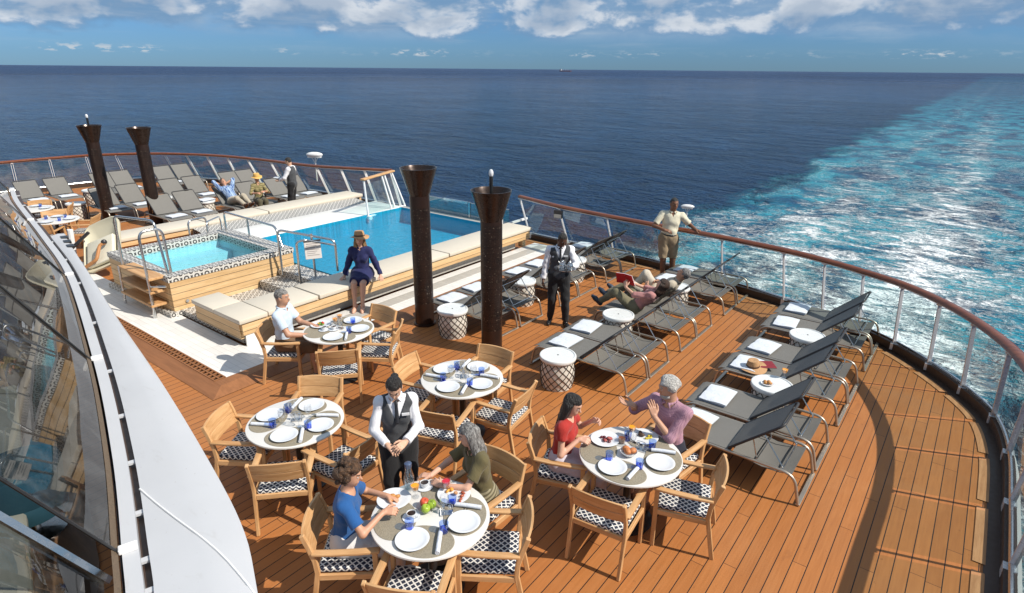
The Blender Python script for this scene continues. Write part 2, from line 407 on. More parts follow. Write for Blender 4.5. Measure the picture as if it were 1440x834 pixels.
def thin_glass(name, tint, refl=1.0, ior=1.45, rough=0.01, tintrefl=(1, 1, 1), extra=0.0, bumpn=None, dirt=0.0):
    m = bpy.data.materials.new(name); m.use_nodes = True; t = NT(m.node_tree); nt = m.node_tree
    nt.nodes.remove(nt.nodes['Principled BSDF']); out = nt.nodes['Material Output']
    tr = t.node('ShaderNodeBsdfTransparent', Color=tint); gl = t.node('ShaderNodeBsdfGlossy', Color=tintrefl, Roughness=rough)
    bf = t.n.new('ShaderNodeNewGeometry').outputs['Backfacing']
    fr = t.node('ShaderNodeFresnel'); t.set(fr.inputs['IOR'], t.math('ADD', ior, t.math('MULTIPLY', bf, 1.0/ior - ior)))
    if bumpn: 
        nb = bumpn(t); t.set(gl.inputs['Normal'], nb); t.set(fr.inputs['Normal'], nb)
    f = t.math('ADD', t.math('MULTIPLY', fr.outputs[0], refl), extra, clamp=True)
    mx = t.node('ShaderNodeMixShader'); t.set(mx.inputs[0], f); t.l.new(tr.outputs[0], mx.inputs[1]); t.l.new(gl.outputs[0], mx.inputs[2])
    fin = mx.outputs[0]
    if dirt > 0:
        df = t.node('ShaderNodeBsdfDiffuse', Color=(0.7, 0.72, 0.72)); m2 = t.node('ShaderNodeMixShader')
        t.set(m2.inputs[0], t.math('MULTIPLY', t.ramp(t.noise(t.obj(), 2.2, 6, 0.7, 0.6), 0.35, 0.8), dirt))
        t.l.new(fin, m2.inputs[1]); t.l.new(df.outputs[0], m2.inputs[2]); fin = m2.outputs[0]
    t.l.new(fin, out.inputs['Surface'])
    return m

def cloth(name, c, rough=0.85, var=0.1, stripes=None, check=None, bscale=220.0, bstr=0.25):
    m, t, b = new_mat(name); co = t.obj(); x, y, z = t.sep(co)
    n = t.noise(co, 5, 4, 0.6)
    cc = t.mix(n, tuple(v*(1-var) for v in c), tuple(min(1, v*(1+var)) for v in c))
    if check:
        col, s = check
        fx = t.math('LESS_THAN', t.math('FRACT', t.math('MULTIPLY', t.math('ADD', x, 9), 1/s)), 0.42)
        fz = t.math('LESS_THAN', t.math('FRACT', t.math('MULTIPLY', t.math('ADD', t.math('ADD', z, y), 9), 1/s)), 0.42)
        cc = t.mix(t.math('MULTIPLY', t.math('ADD', fx, fz), 0.5), cc, col)
    if stripes:
        col, s = stripes
        fx = t.math('LESS_THAN', t.math('FRACT', t.math('MULTIPLY', t.math('ADD', t.math('ADD', z, t.math('MULTIPLY', y, 0.4)), 9), 1/s)), 0.5)
        cc = t.mix(fx, cc, col)
    t.set(b.inputs['Base Color'], cc); b.inputs['Roughness'].default_value = rough; b.inputs['Sheen Weight'].default_value = 0.15
    b.inputs['Specular IOR Level'].default_value = 0.25
    fold = t.noise(t.mapping(co, (1, 1, 0.55)), 13, 3, 0.5, 0.6)
    h = t.math('ADD', t.math('MULTIPLY', fold, 1.0), t.math('MULTIPLY', t.noise(co, bscale, 2), 0.12))
    t.set(b.inputs['Normal'], t.bump(h, 0.55, 0.02))
    return m

def hair_mat(name, c1, c2, vert=True):
    m, t, b = new_mat(name); co = t.obj()
    n = t.noise(t.mapping(co, (60, 60, 9) if vert else (40, 40, 40)), 1.0, 4, 0.6, 1.0)
    t.set(b.inputs['Base Color'], t.mix(t.ramp(n, 0.3, 0.7), c1, c2)); b.inputs['Roughness'].default_value = 0.5
    t.set(b.inputs['Normal'], t.bump(n, 1.0, 0.03))
    return m

def skin(name, c):
    m, t, b = new_mat(name); co = t.obj()
    n = t.noise(co, 9, 4, 0.6); n2 = t.noise(co, 130, 2)
    cc = t.mix(n, tuple(v*0.86 for v in c), (min(1, c[0]*1.1), c[1]*1.04, c[2]*1.02))
    t.set(b.inputs['Base Color'], cc); b.inputs['Roughness'].default_value = 0.5; b.inputs['Specular IOR Level'].default_value = 0.4
    b.inputs['Subsurface Weight'].default_value = 0.0
    t.set(b.inputs['Normal'], t.bump(n2, 0.12, 0.004))
    return m

MT = {}
MT['deck'] = deck_material()
MT['margin'] = wood('pale margin planks', (0.36, 0.16, 0.06), (0.50, 0.25, 0.11), axis=1, rough=0.6)
MT['brown'] = wood('brown composite board', (0.21, 0.085, 0.03), (0.29, 0.12, 0.045), axis=0, rough=0.55)
MT['scupper'] = simple('dark brown scupper paint', (0.055, 0.032, 0.022), 0.45)
MT['teak'] = wood('oiled teak', (0.43, 0.225, 0.09), (0.62, 0.375, 0.18), axis=0, rough=0.48)
MT['teakv'] = wood('oiled teak upright grain', (0.43, 0.225, 0.09), (0.62, 0.375, 0.18), axis=2, rough=0.48)
MT['teaky'] = wood('oiled teak long grain', (0.43, 0.225, 0.09), (0.62, 0.375, 0.18), axis=1, rough=0.48)
MT['clad'] = wood('pale pine cladding', (0.56, 0.36, 0.17), (0.70, 0.49, 0.27), axis=1, boards=0.118, gap=0.008, gapax=2, rough=0.55)
MT['cladx'] = wood('pale pine cladding crosswise', (0.56, 0.36, 0.17), (0.70, 0.49, 0.27), axis=0, boards=0.118, gap=0.008, gapax=2, rough=0.55)
MT['handrail'] = wood('varnished mahogany', (0.115, 0.030, 0.012), (0.20, 0.060, 0.022), axis=0, rough=0.22)
MT['white'] = simple('white ship paint', (0.74, 0.745, 0.75), 0.35, var=0.05, scale=1.2)
MT['panel'] = simple('white painted steel plate', (0.49, 0.50, 0.525), 0.42, var=0.10, scale=0.9, bump=0.06, bscale=3.0)
def _dirty():
    m = MT['panel']; t = NT(m.node_tree); b = m.node_tree.nodes['Principled BSDF']; co = t.obj()
    src = b.inputs['Base Color'].links[0].from_socket
    st = t.ramp(t.noise(t.mapping(co, (2.0, 7.0, 2.0), (0, 0, R_(-15))), 1.0, 7, 0.7, 0.8), 0.56, 0.74)
    sp = t.ramp(t.noise(co, 26, 3, 0.6), 0.70, 0.76)
    c = t.mix(t.math('MULTIPLY', st, 0.22), src, (0.30, 0.28, 0.25)); c = t.mix(t.math('MULTIPLY', sp, 0.30), c, (0.24, 0.19, 0.14))
    t.set(b.inputs['Base Color'], c)
_dirty()
MT['steel'] = simple('brushed stainless steel', (0.60, 0.60, 0.60), 0.22, metal=1.0, var=0.06)
MT['postgrey'] = simple('satin grey post metal', (0.62, 0.63, 0.65), 0.3, metal=0.35, var=0.05)
MT['alu'] = simple('champagne aluminium tube', (0.46, 0.40, 0.33), 0.36, metal=0.75, var=0.06)
MT['darkmetal'] = simple('dark grey metal', (0.045, 0.045, 0.05), 0.4, metal=0.4)
MT['sling'] = sling_material()
MT['slingedge'] = simple('black sling edging', (0.03, 0.03, 0.032), 0.5)
MT['weave'] = weave_material()
MT['column'] = column_material()
MT['tile'] = tile_material('white deck tiles', (0.70, 0.69, 0.665), 0.30, 0.10)
MT['tilegrey'] = tile_material('grey deck tiles', (0.42, 0.405, 0.375), 0.30, 0.10, joint=(0.3, 0.29, 0.27))
MT['mosaic'] = mosaic_material('black and white ring mosaic', 0.185, 1.75)
MT['mosaics'] = mosaic_material('small black and white mosaic', 0.13, 1.5)
MT['benchtop'] = simple('cream stone bench top', (0.60, 0.545, 0.455), 0.6, var=0.06, scale=3, bump=0.1, bscale=90)
MT['shelf'] = simple('white pool shelf', (0.78, 0.77, 0.74), 0.4, var=0.04, scale=2)
MT['towel'] = cloth('white towelling', (0.60, 0.64, 0.70), 0.95, 0.07, bscale=400, bstr=0.5)
MT['towel2'] = cloth('blue grey towelling', (0.30, 0.36, 0.46), 0.95, 0.1)
MT['drum'] = simple('off white glazed ceramic', (0.60, 0.57, 0.51), 0.4, var=0.1, scale=7, bump=0.15, bscale=25)
MT['drumtop'] = simple('pale stool top', (0.66, 0.68, 0.68), 0.3, var=0.05)
MT['lattice'] = simple('dark rattan lattice', (0.040, 0.028, 0.02), 0.6)
MT['tabletop'] = simple('speckled white composite', (0.66, 0.645, 0.62), 0.4, var=0.08, scale=80)
MT['black'] = simple('black enamel', (0.016, 0.016, 0.017), 0.35)
MT['mat'] = simple('woven taupe straw', (0.27, 0.235, 0.175), 0.85, var=0.3, scale=55, bump=0.6, bscale=130)
MT['china'] = simple('white china', (0.68, 0.70, 0.73), 0.14, var=0.02, coat=0.3)
MT['napkin'] = cloth('white napkin linen', (0.62, 0.65, 0.71), 0.9, 0.06)
MT['cutlery'] = simple('polished cutlery', (0.62, 0.62, 0.62), 0.15, metal=1.0, var=0.03)
MT['blueglass'] = thin_glass('blue tumbler glass', (0.66, 0.77, 0.985), 1.2, extra=0.03)
MT['bluebase'] = thin_glass('thick blue glass base', (0.34, 0.48, 0.93), 1.2, extra=0.04)
MT['clearglass'] = thin_glass('clear wine glass', (0.965, 0.97, 0.975), 1.3, extra=0.03)
MT['juice'] = simple('orange juice', (0.85, 0.33, 0.02), 0.2, var=0.05)
MT['redjuice'] = simple('red berry drink', (0.55, 0.02, 0.04), 0.2)
MT['coffee'] = simple('black coffee', (0.025, 0.012, 0.007), 0.1)
MT['railglass'] = thin_glass('clear rail glass', (0.78, 0.90, 0.89), 1.2, extra=0.045, dirt=0.13)
MT['wallglass'] = thin_glass('grey tinted wall glass', (0.34, 0.365, 0.36), 0.75, extra=0.02, dirt=0.07)
MT['poolline'] = tile_material('turquoise pool lining', (0.003, 0.27, 0.43), 0.05, 0.05, joint=(0.010, 0.33, 0.48), rough=0.4, var=0.2)
MT['tubline'] = simple('pale blue tub shell', (0.50, 0.67, 0.73), 0.4, var=0.12, scale=3)
def _wb(t):
    co = t.obj(); a = t.noise(co, 4.5, 3, 0.55, 0.6); b2 = t.noise(co, 13, 3, 0.5, 0.4)
    return t.bump(t.math('ADD', t.math('MULTIPLY', a, 1.0), t.math('MULTIPLY', b2, 0.5)), 0.5, 0.05)
MT['poolwater'] = thin_glass('pool water surface', (0.62, 0.93, 0.98), 0.75, ior=1.33, rough=0.02, bumpn=_wb)
MT['grate'] = None
# ================================================================== SEA
SEA_Z = -20.0
def sea_material():
    m, t, b = new_mat('sea water and wake'); co = t.obj(); x, y, z = t.sep(co)
    # waves, several scales, crests lying roughly across the wind
    wv = t.mapping(co, (0.55, 1.0, 1.0), (0, 0, R_(32)))
    a = t.noise(wv, 0.022, 3, 0.55, 0.4); b1 = t.noise(wv, 0.14, 5, 0.62, 0.5); c1 = t.noise(wv, 0.75, 4, 0.6, 0.5); d1 = t.noise(co, 2.2, 3, 0.6)
    dist = t.math('SQRT', t.math('ADD', t.math('MULTIPLY', x, x), t.math('MULTIPLY', y, y)))
    near = t.ramp(dist, 60, 900, interp='LINEAR', a=1.0, b=0.25)
    h = t.math('ADD', t.math('MULTIPLY', a, 6.0), t.math('MULTIPLY', b1, 4.5))
    h = t.math('ADD', h, t.math('MULTIPLY', t.math('MULTIPLY', c1, near), 2.2))
    h = t.math('ADD', h, t.math('MULTIPLY', t.math('MULTIPLY', d1, near), 0.30))
    # ---- wake mask, in metres on the water
    xc = t.math('ADD', -12.8, t.math('MULTIPLY', y, 0.001))
    wd = t.noise(t.comb(t.math('MULTIPLY', x, 0.05), t.math('MULTIPLY', y, 0.026), 5.0), 1.0, 8, 0.66)
    half = t.math('ADD', 25.0, t.math('MULTIPLY', y, 0.020))
    off = t.math('ABSOLUTE', t.math('SUBTRACT', x, xc))
    rel = t.math('DIVIDE', t.math('ADD', off, t.math('MULTIPLY', t.math('SUBTRACT', wd, 0.5), 42.0)), half)
    inw = t.ramp(rel, 0.78, 1.06, a=1.0, b=0.0)
    aft = t.ramp(y, 2.0, 30.0)
    fade = t.ramp(y, 110, 1000, interp='LINEAR', a=1.0, b=0.20)
    fade2 = t.ramp(y, 1500, 9000, interp='LINEAR', a=1.0, b=0.0)
    wk = t.math('MULTIPLY', t.math('MULTIPLY', inw, aft), t.math('MULTIPLY', fade, fade2))
    # turquoise aerated water, patchy
    pt = t.noise(t.comb(t.math('MULTIPLY', x, 0.10), t.math('MULTIPLY', y, 0.055), 1.0), 1.0, 6, 0.65, 0.8)
    tq = t.math('MULTIPLY', wk, t.ramp(pt, 0.28, 0.56))
    # foam: curdled lines, denser in two long bands and near the ship
    fv = t.mapping(co, (0.17, 0.27, 1), (0, 0, R_(-25)))
    f1 = t.noise(fv, 1.0, 6, 0.62, 1.3)
    f2 = t.noise(t.mapping(co, (0.5, 0.95, 1), (0, 0, R_(-25))), 1.0, 4, 0.6, 1.2)
    rid = t.math('SUBTRACT', 1.0, t.math('MULTIPLY', t.math('ABSOLUTE', t.math('SUBTRACT', f2, 0.5)), 5.0), clamp=True)
    drift = t.math('MULTIPLY', t.math('SUBTRACT', t.noise(t.comb(0.0, t.math('MULTIPLY', y, 0.012), 0.0), 1.0, 3), 0.5), 14.0)
    def bandm(x0, wdt):
        q = t.math('DIVIDE', t.math('SUBTRACT', t.math('ADD', x, drift), x0), wdt)
        return t.math('EXPONENT', t.math('MULTIPLY', t.math('MULTIPLY', q, q), -1.0))
    bands = t.math('ADD', t.math('MULTIPLY', bandm(-21.0, 6.0), 0.62), t.math('MULTIPLY', bandm(-4.0, 7.0), t.ramp(y, 150, 900, interp='LINEAR', a=1.0, b=0.35)))
    dens = t.math('ADD', t.math('MULTIPLY', bands, 0.17), t.math('MULTIPLY', t.ramp(y, 20, 170, interp='LINEAR', a=1, b=0), 0.15))
    lev = t.math('ADD', t.math('ADD', t.math('MULTIPLY', f1, 0.85), t.math('MULTIPLY', rid, 0.16)), dens)
    fo = t.math('MULTIPLY', t.ramp(lev, 0.635, 0.83), t.math('MULTIPLY', t.math('MULTIPLY', inw, aft), t.ramp(y, 110, 620, interp='LINEAR', a=1.0, b=0.22)))
    fo = t.math('MULTIPLY', fo, fade2)
    g1 = t.noise(t.mapping(co, (0.24, 0.46, 1), (0, 0, R_(-30)), (3, 9, 0)), 1.0, 5, 0.6, 1.6)
    fil = t.ramp(t.math('ABSOLUTE', t.math('SUBTRACT', g1, 0.5)), 0.0, 0.045, a=1.0, b=0.0)
    patchy = t.ramp(t.noise(t.mapping(co, (0.045, 0.03, 1)), 1.0, 4, 0.6), 0.36, 0.58)
    fil = t.math('MULTIPLY', t.math('MULTIPLY', fil, patchy), t.math('MULTIPLY', t.math('MULTIPLY', t.ramp(rel, 0.78, 0.98, a=1.0, b=0.0), aft), t.ramp(y, 60, 420, interp='LINEAR', a=0.85, b=0.0)))
    fo = t.math('MAXIMUM', fo, fil)
    # few whitecaps outside
    wc = t.math('MULTIPLY', t.ramp(t.noise(t.mapping(co, (0.05, 0.10, 1), (0, 0, R_(32))), 1.0, 6, 0.7, 1.0), 0.755, 0.80), t.ramp(dist, 60, 900, a=1, b=0))
    fo = t.math('MAXIMUM', fo, t.math('MULTIPLY', wc, 0.8))
    big = t.math('ADD', t.math('MULTIPLY', t.noise(t.mapping(co, (0.002, 0.0011, 1), (0, 0, R_(32))), 1.0, 5, 0.65), 0.6), t.math('MULTIPLY', t.noise(t.mapping(co, (0.014, 0.026, 1), (0, 0, R_(32))), 1.0, 5, 0.65), 0.4))
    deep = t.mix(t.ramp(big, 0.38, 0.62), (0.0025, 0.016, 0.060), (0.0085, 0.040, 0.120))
    chop_shade = t.math('ADD', t.math('MULTIPLY', b1, 0.6), t.math('MULTIPLY', c1, 0.4))
    deep = t.mix(t.ramp(chop_shade, 0.36, 0.66), t.mix(1.0, deep, (0.55, 0.6, 0.68), 'MULTIPLY'), t.mix(1.0, deep, (1.75, 1.6, 1.45), 'MULTIPLY'))  # light and dark faces of the waves painted into the water colour
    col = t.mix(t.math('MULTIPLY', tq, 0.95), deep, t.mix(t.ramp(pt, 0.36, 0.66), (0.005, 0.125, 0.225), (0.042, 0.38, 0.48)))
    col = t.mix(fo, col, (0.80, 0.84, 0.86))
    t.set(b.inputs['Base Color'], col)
    t.set(b.inputs['Roughness'], t.math('MAXIMUM', t.math('MULTIPLY', fo, 0.9), t.ramp(dist, 80, 3000, interp='LINEAR', a=0.13, b=0.34)))
    b.inputs['IOR'].default_value = 1.33; t.set(b.inputs['Specular IOR Level'], t.math('MULTIPLY', 0.13, t.math('SUBTRACT', 1.0, fo)))
    h = t.math('MULTIPLY', t.math('ADD', h, t.math('MULTIPLY', fo, 0.6)), t.math('SUBTRACT', 1.0, t.math('MULTIPLY', wk, 0.62)))
    t.set(b.inputs['Normal'], t.bump(h, 1.0, 2.0))
    return m
mb = MB(); S = 90000.0
mb.add([(-S, -S, SEA_Z), (S, -S, SEA_Z), (S, S, SEA_Z), (-S, S, SEA_Z)], [(0, 1, 2, 3)])
struct('sea', mb, sea_material(), fixn=False, smooth=0)

# ================================================================== RAIL PATHS
XC = -12.8
def mir(p): return (2*XC - p[0],) + tuple(p[1:])
posts_r = [((-9.42, 12.66), (-9.25, 12.92)), ((-7.98, 12.30), (-8.0, 12.86)), ((-6.57, 12.13), (-6.65, 12.78)), ((-5.2, 12.03), (-5.33, 12.66)),
           ((-3.85, 11.92), (-3.85, 12.3)), ((-2.62, 11.73), (-2.52, 11.97)), ((-1.87, 11.5), (-1.78, 11.68)), ((-1.22, 11.21), (-1.12, 11.36)), ((-.62, 10.87), (-.55, 10.97)),
           ((-.09, 10.36), (-.03, 10.46)), ((.34, 9.75), (.42, 9.88)), ((.72, 8.95), (.78, 9.2)), ((.93, 8.15), (.93, 8.3)), ((1.03, 7.2), (.95, 7.2)),
           ((1.03, 6.1), (.95, 6.1)), ((1.03, 5.0), (.95, 5.0)), ((1.03, 3.9), (.95, 3.9)), ((1.03, 2.8), (.95, 2.8)), ((1.03, 1.7), (.95, 1.7)), ((1.03, .6), (.95, .6)), ((1.03, -.5), (.95, -.5)), ((1.03, -1.6), (.95, -1.6))]
posts_l = [((-14.3, 12.62), (-14.55, 13.2))]
for tp in [(-15.4, 12.52), (-16.5, 12.46), (-17.7, 12.4), (-18.9, 12.3), (-20.1, 12.2), (-21.3, 12.03), (-22.3, 11.82), (-23.2, 11.52), (-24.0, 11.15), (-24.75, 10.7), (-25.4, 10.15)]:
    posts_l.append((tp, (tp[0]-0.22, tp[1]+0.6 if tp[0] > -22 else tp[1]+0.5)))
posts_l += [((-25.9, 9.45), (-26.2, 9.8)), ((-26.3, 8.6), (-26.45, 8.75)), ((-26.45, 7.5), (-26.55, 7.55)), ((-26.45, 6.4), (-26.55, 6.4)), ((-26.45, 5.2), (-26.55, 5.2)), ((-26.45, 4.0), (-26.55, 4.0)), ((-26.45, 2.8), (-26.55, 2.8)), ((-26.45, 1.6), (-26.55, 1.6))]
RZ, FZ = 1.15, 0.16
def rail_z(x): return RZ + (0.22*max(0.0, min(1.0, (x+18.0)/4.2)) if -18 < x < -13 else 0.0)

edge_r = smooth_path([(f[0], f[1], 0) for tp, f in posts_r], 5)
edge_l = smooth_path([(f[0], f[1], 0) for tp, f in posts_l], 5)
def offset_path(P, d):
    out = []
    for i, p in enumerate(P):
        a = P[max(0, i-1)]; b = P[min(len(P)-1, i+1)]; tn = (b-a); tn.z = 0; tn.normalize()
        out.append(p + Vector((-tn.y, tn.x, 0))*d)
    return out
# running from the stern gap to starboard bow; outward is to the left of travel for edge_r
out_r = offset_path(edge_r, 0.12); out_l = offset_path(edge_l, -0.12)

# ------------------------------------------------------------------ hull and deck
outline = [(p.x, p.y) for p in reversed(out_r)] + [(-9.4, 12.45), (-13.9, 12.45)] + [(p.x, p.y) for p in out_l] + [(-26.7, -14), (1.1, -14)]
mb = MB(); mb.prism(outline, SEA_Z-1, -0.02)
tag(mb.build('ship_hull', MT['white'], smooth=0), kind='structure')
ins = [(p.x, p.y) for p in reversed(offset_path(edge_r, -0.02))]; insl = [(p.x, p.y) for p in offset_path(edge_l, 0.02)]
mb = MB(); mb.prism(ins + [(-9.4, 12.4), (-13.9, 12.4)] + insl + [(-26.6, -13), (1.0, -13)], -0.015, 0.0)
struct('deck', mb, MT['deck'], smooth=0)
# waterway: pale margin boards, dark gutter, coaming that carries the rail
def ribbon(P, d0, d1, z, side=1):
    A = offset_path(P, d0*side); B = offset_path(P, d1*side)
    return [[(a.x, a.y, z) for a in A], [(b.x, b.y, z) for b in B]]
mb = MB()
for P, sd_ in ((edge_r, -1), (edge_l, 1)):
    mb.sheet(ribbon(P, 0.17, 0.04, 0.004, sd_))
struct('deck_gutter', mb, MT['scupper'], smooth=0)
# pale margin boards lie in lengths with gaps at each post
mb = MB()
for P, sd_ in ((edge_r, -1), (edge_l, 1)):
    for i in range(0, len(P)-5, 5):
        seg = P[i:i+6]
        A = offset_path(seg, 0.255*sd_); B = offset_path(seg, 0.155*sd_)
        A[0] = A[0].lerp(A[1], .3); B[0] = B[0].lerp(B[1], .3); A[-1] = A[-1].lerp(A[-2], .3); B[-1] = B[-1].lerp(B[-2], .3)
        top = [[(p.x, p.y, 0.010) for p in A], [(p.x, p.y, 0.010) for p in B]]
        n = len(A)
        mb.sheet([[(p.x, p.y, 0.005) for p in A], [(p.x, p.y, 0.010) for p in A], [(p.x, p.y, 0.010) for p in B], [(p.x, p.y, 0.005) for p in B]])
struct('deck_margin', mb, MT['margin'], smooth=0)

# ------------------------------------------------------------------ rails
def railing(name, label, posts, edge, sd_, zf, ends=None):
    root = thing(name, label, 'railing', (posts[0][1][0], posts[0][1][1], 0)); off = Vector((-posts[0][1][0], -posts[0][1][1], 0))
    L = lambda p: tuple(Vector(p) + off)
    tops = [(t_[0], t_[1], zf(t_[0])) for t_, f in posts]
    path = smooth_path(tops, 6)
    m = MB()     # flattened oval handrail
    pr = []
    for i, p in enumerate(path):
        a = path[max(0, i-1)]; b_ = path[min(len(path)-1, i+1)]; tn = (b_-a).normalized(); sx = Vector((-tn.y, tn.x, 0)).normalized()
        pr.append([L(p + sx*math.cos(2*PI*k/10)*0.082 + Vector((0, 0, 1))*math.sin(2*PI*k/10)*0.045) for k in range(10)])
    m.sheet(pr, closed=True); m.add(pr[0], [tuple(range(9, -1, -1))]); m.add(pr[-1], [tuple(range(10))])
    m.build('handrail', MT['handrail'], root, smooth=60)
    m = MB(); m.tube([L(p - Vector((0, 0, .046))) for p in path], 0.018, 6); m.build('rail_bar', MT['white'], root)
    m = MB()
    cA = offset_path(edge, 0.05*sd_); cB = offset_path(edge, -0.05*sd_)
    m.sheet([[L((p.x, p.y, 0.004)) for p in cA], [L((p.x, p.y, 0.13)) for p in cA], [L((p.x, p.y, 0.13)) for p in cB], [L((p.x, p.y, -0.3)) for p in cB]])
    m.build('coaming', MT['scupper'], root, smooth=0)
    m = MB(); m.tube([L((p.x, p.y, FZ)) for p in offset_path(edge, 0.0)], 0.022, 6); m.build('sill_bar', MT['steel'], root)
    for i, (tp, f) in enumerate(posts):
        a = Vector((f[0], f[1], 0.02)); b_ = Vector((tp[0], tp[1], zf(tp[0])-0.05))
        nb = posts[min(i+1, len(posts)-1)][1]; pb = posts[max(i-1, 0)][1]
        tn = Vector((nb[0]-pb[0], nb[1]-pb[1], 0)).normalized()
        m = MB()
        for s_ in ((-1, 1) if sd_ > 0 else (0,)):      # twin flat bars on the far rail
            d = tn*0.03*s_; ax = (b_-a).normalized(); nn = tn.cross(ax).normalized()
            M = Matrix((tn, nn, ax)).transposed(); mid = (a+b_)/2 + d
            m.box(L(mid), (0.014 if sd_ > 0 else 0.018, 0.045 if sd_ > 0 else .06, (b_-a).length), M)
        m.box(L(a + Vector((0, 0, .06))), (0.11, 0.11, 0.11)); m.box(L(b_ + Vector((0, 0, .0))), (0.09, 0.07, 0.035))
        m.build('post', MT['white'] if sd_ > 0 else MT['postgrey'], root, bevel=0.003, smooth=30)
    # glass, one pane between each two posts
    n = 6
    eb = smooth_path([(f[0], f[1], FZ+0.03) for t_, f in posts], n)
    for i in range(len(posts)-1):
        A = eb[i*n:(i+1)*n+1]; B = path[i*6:(i+1)*6+1]
        A = [A[0].lerp(A[1], .35)] + A[1:-1] + [A[-1].lerp(A[-2], .35)]; B = [B[0].lerp(B[1], .35)] + B[1:-1] + [B[-1].lerp(B[-2], .35)]
        m = MB(); m.sheet([[L(p) for p in A], [L(p - Vector((0, 0, .085))) for p in B]])
        m.build('glass_pane', MT['railglass'], root, smooth=60, fixn=False)
    return root
railing('stern_railing', 'long curved glass railing with mahogany handrail round the right-hand side of the deck', posts_r, edge_r, -1, lambda x: RZ)
railing('stern_railing', 'glass railing with leaning white posts behind the far left sun loungers', posts_l, edge_l, 1, rail_z)

# short returned end of the left railing, standing at the pool
t0 = thing('railing_end', 'white end frame with orange wooden cap standing at the pool edge', 'railing', (-13.3, 10.8, 0))
zt = 1.36
A, B = Vector((0.1, -0.05, .40)), Vector((-0.15, 1.55, .40)); At, Bt = Vector((-0.02, -0.02, zt)), Vector((-0.5, 1.42, zt))
for p, q in ((A, At), (B, Bt), (A.lerp(B, .62), At.lerp(Bt, .62)), (A.lerp(B, .72), At.lerp(Bt, .72))):
    m = MB(); m.tube([p, q], 0.028, 8); m.build('post', MT['white'], t0)
m = MB(); m.tube([A, B], 0.03, 8); m.tube([A + Vector((0.1, 0, -.02)), A + Vector((-.05, 0, -.02))], 0.06, 8); m.build('foot_bar', MT['white'], t0)
m = MB(); d = (Bt-At); M = Matrix((d.normalized(), Vector((-d.y, d.x, 0)).normalized(), Vector((0, 0, 1)))).transposed()
m.box((At+Bt)/2 + Vector((0, 0, .05)), (d.length+.16, .14, .055), M); m.build('handrail', MT['teaky'], t0, bevel=0.02, seg=3)
m = MB(); m.add([A + Vector((0, 0, .08)), B + Vector((0, 0, .08)), Bt - Vector((0, 0, .1)), At - Vector((0, 0, .1))], [(0, 1, 2, 3)]); m.build('glass_pane', MT['railglass'], t0, fixn=False)

# notice box on a post of the right railing, lamps on the rails
nb = thing('notice_box', 'small dark box with a pale lower half fixed under the handrail behind the drinks waiter', 'sign', (-7.9, 12.16, 0))
m = MB(); m.box((0, 0, .99), (.22, .07, .19), (0, 0, R_(8))); m.build('box', MT['darkmetal'], nb, bevel=.006)
m = MB(); m.box((0.008, -.041, .95), (.19, .012, .085), (0, 0, R_(8))); m.build('notice_plate', simple('beige plate', (.5, .46, .4), .5), nb)
def lamp(loc, rz, label, sc=1.0):
    r = thing('floodlight', label, 'floodlight', loc, rz); r.scale = (sc,)*3
    m = MB(); m.ball((0, 0, .30), .40, 16, rz=.13, ry=.16); m.box((0, 0, .20), (.62, .20, .06)); m.build('housing', MT['white'], r)
    m = MB(); m.tube([(0, .0, -.95), (0, .05, .2)], .03, 8); m.tube([(-.16, 0, .2), (0, 0, -.1), (.16, 0, .2)], .018, 6); m.build('bracket', MT['white'], r)
    return r
lamp((-18.25, 12.75, 1.24), R_(35), 'white oval floodlight on a bracket above the far left railing', .72)
lamp((-4.90, 12.62, 1.40), R_(20), 'white lamp housing just outside the rail behind the man in khaki shorts', .36)

# ================================================================== TILED FLOOR, RAMP, POOL
PZ = 0.08
mb = MB(); mb.prism([(-15.2, 3.72), (-7.97, 3.72), (-7.97, 12.4), (-8.75, 12.4), (-8.75, 4.45), (-15.2, 4.45)], 0.004, PZ)
struct('tiled_floor', mb, MT['tile'], smooth=0)
mb = MB(); mb.prism([(-8.53, 5.4), (-8.26, 5.4), (-8.26, 12.3), (-8.53, 12.3)], PZ, PZ+0.006)
struct('tile_drain_strip', mb, MT['tilegrey'], smooth=0)
# sloping board border: front ramp and right-hand border
mb = MB()
mb.add([(-15.2, 3.55, PZ), (-7.80, 3.55, PZ), (-7.62, 3.33, .006), (-15.2, 3.33, .006), (-7.80, 3.55, .004), (-15.2, 3.55, .004)], [(0, 1, 2, 3)])
mb.add([(-7.80, 3.55, PZ), (-7.80, 12.42, PZ), (-7.60, 12.42, .006), (-7.62, 3.33, .006)], [(0, 1, 2, 3)])
mb.add([(-7.97, 3.55, PZ+.001), (-7.97, 12.42, PZ+.001), (-7.80, 12.42, PZ), (-7.80, 3.55, PZ)], [(0, 1, 2, 3)])
struct('ramp', mb, MT['brown'], smooth=0)
# slotted wooden drain grating
g = thing('drain_grating', 'slotted brown drain grating along the edge of the white tiles', 'grating', (-11.6, 3.635, 0))
m = MB(); m.box((0, 0, PZ-.03), (7.2, .17, .02)); m.build('channel', MT['black'], g)
m = MB()
for k in range(3): m.box((0, -.075+.075*k, PZ-.002), (7.24, .022, .02))
for k in range(73): m.box((-3.6+.1*k, 0, PZ-.004), (.03, .165, .018))
m.build('slats', MT['brown'], g, smooth=0)

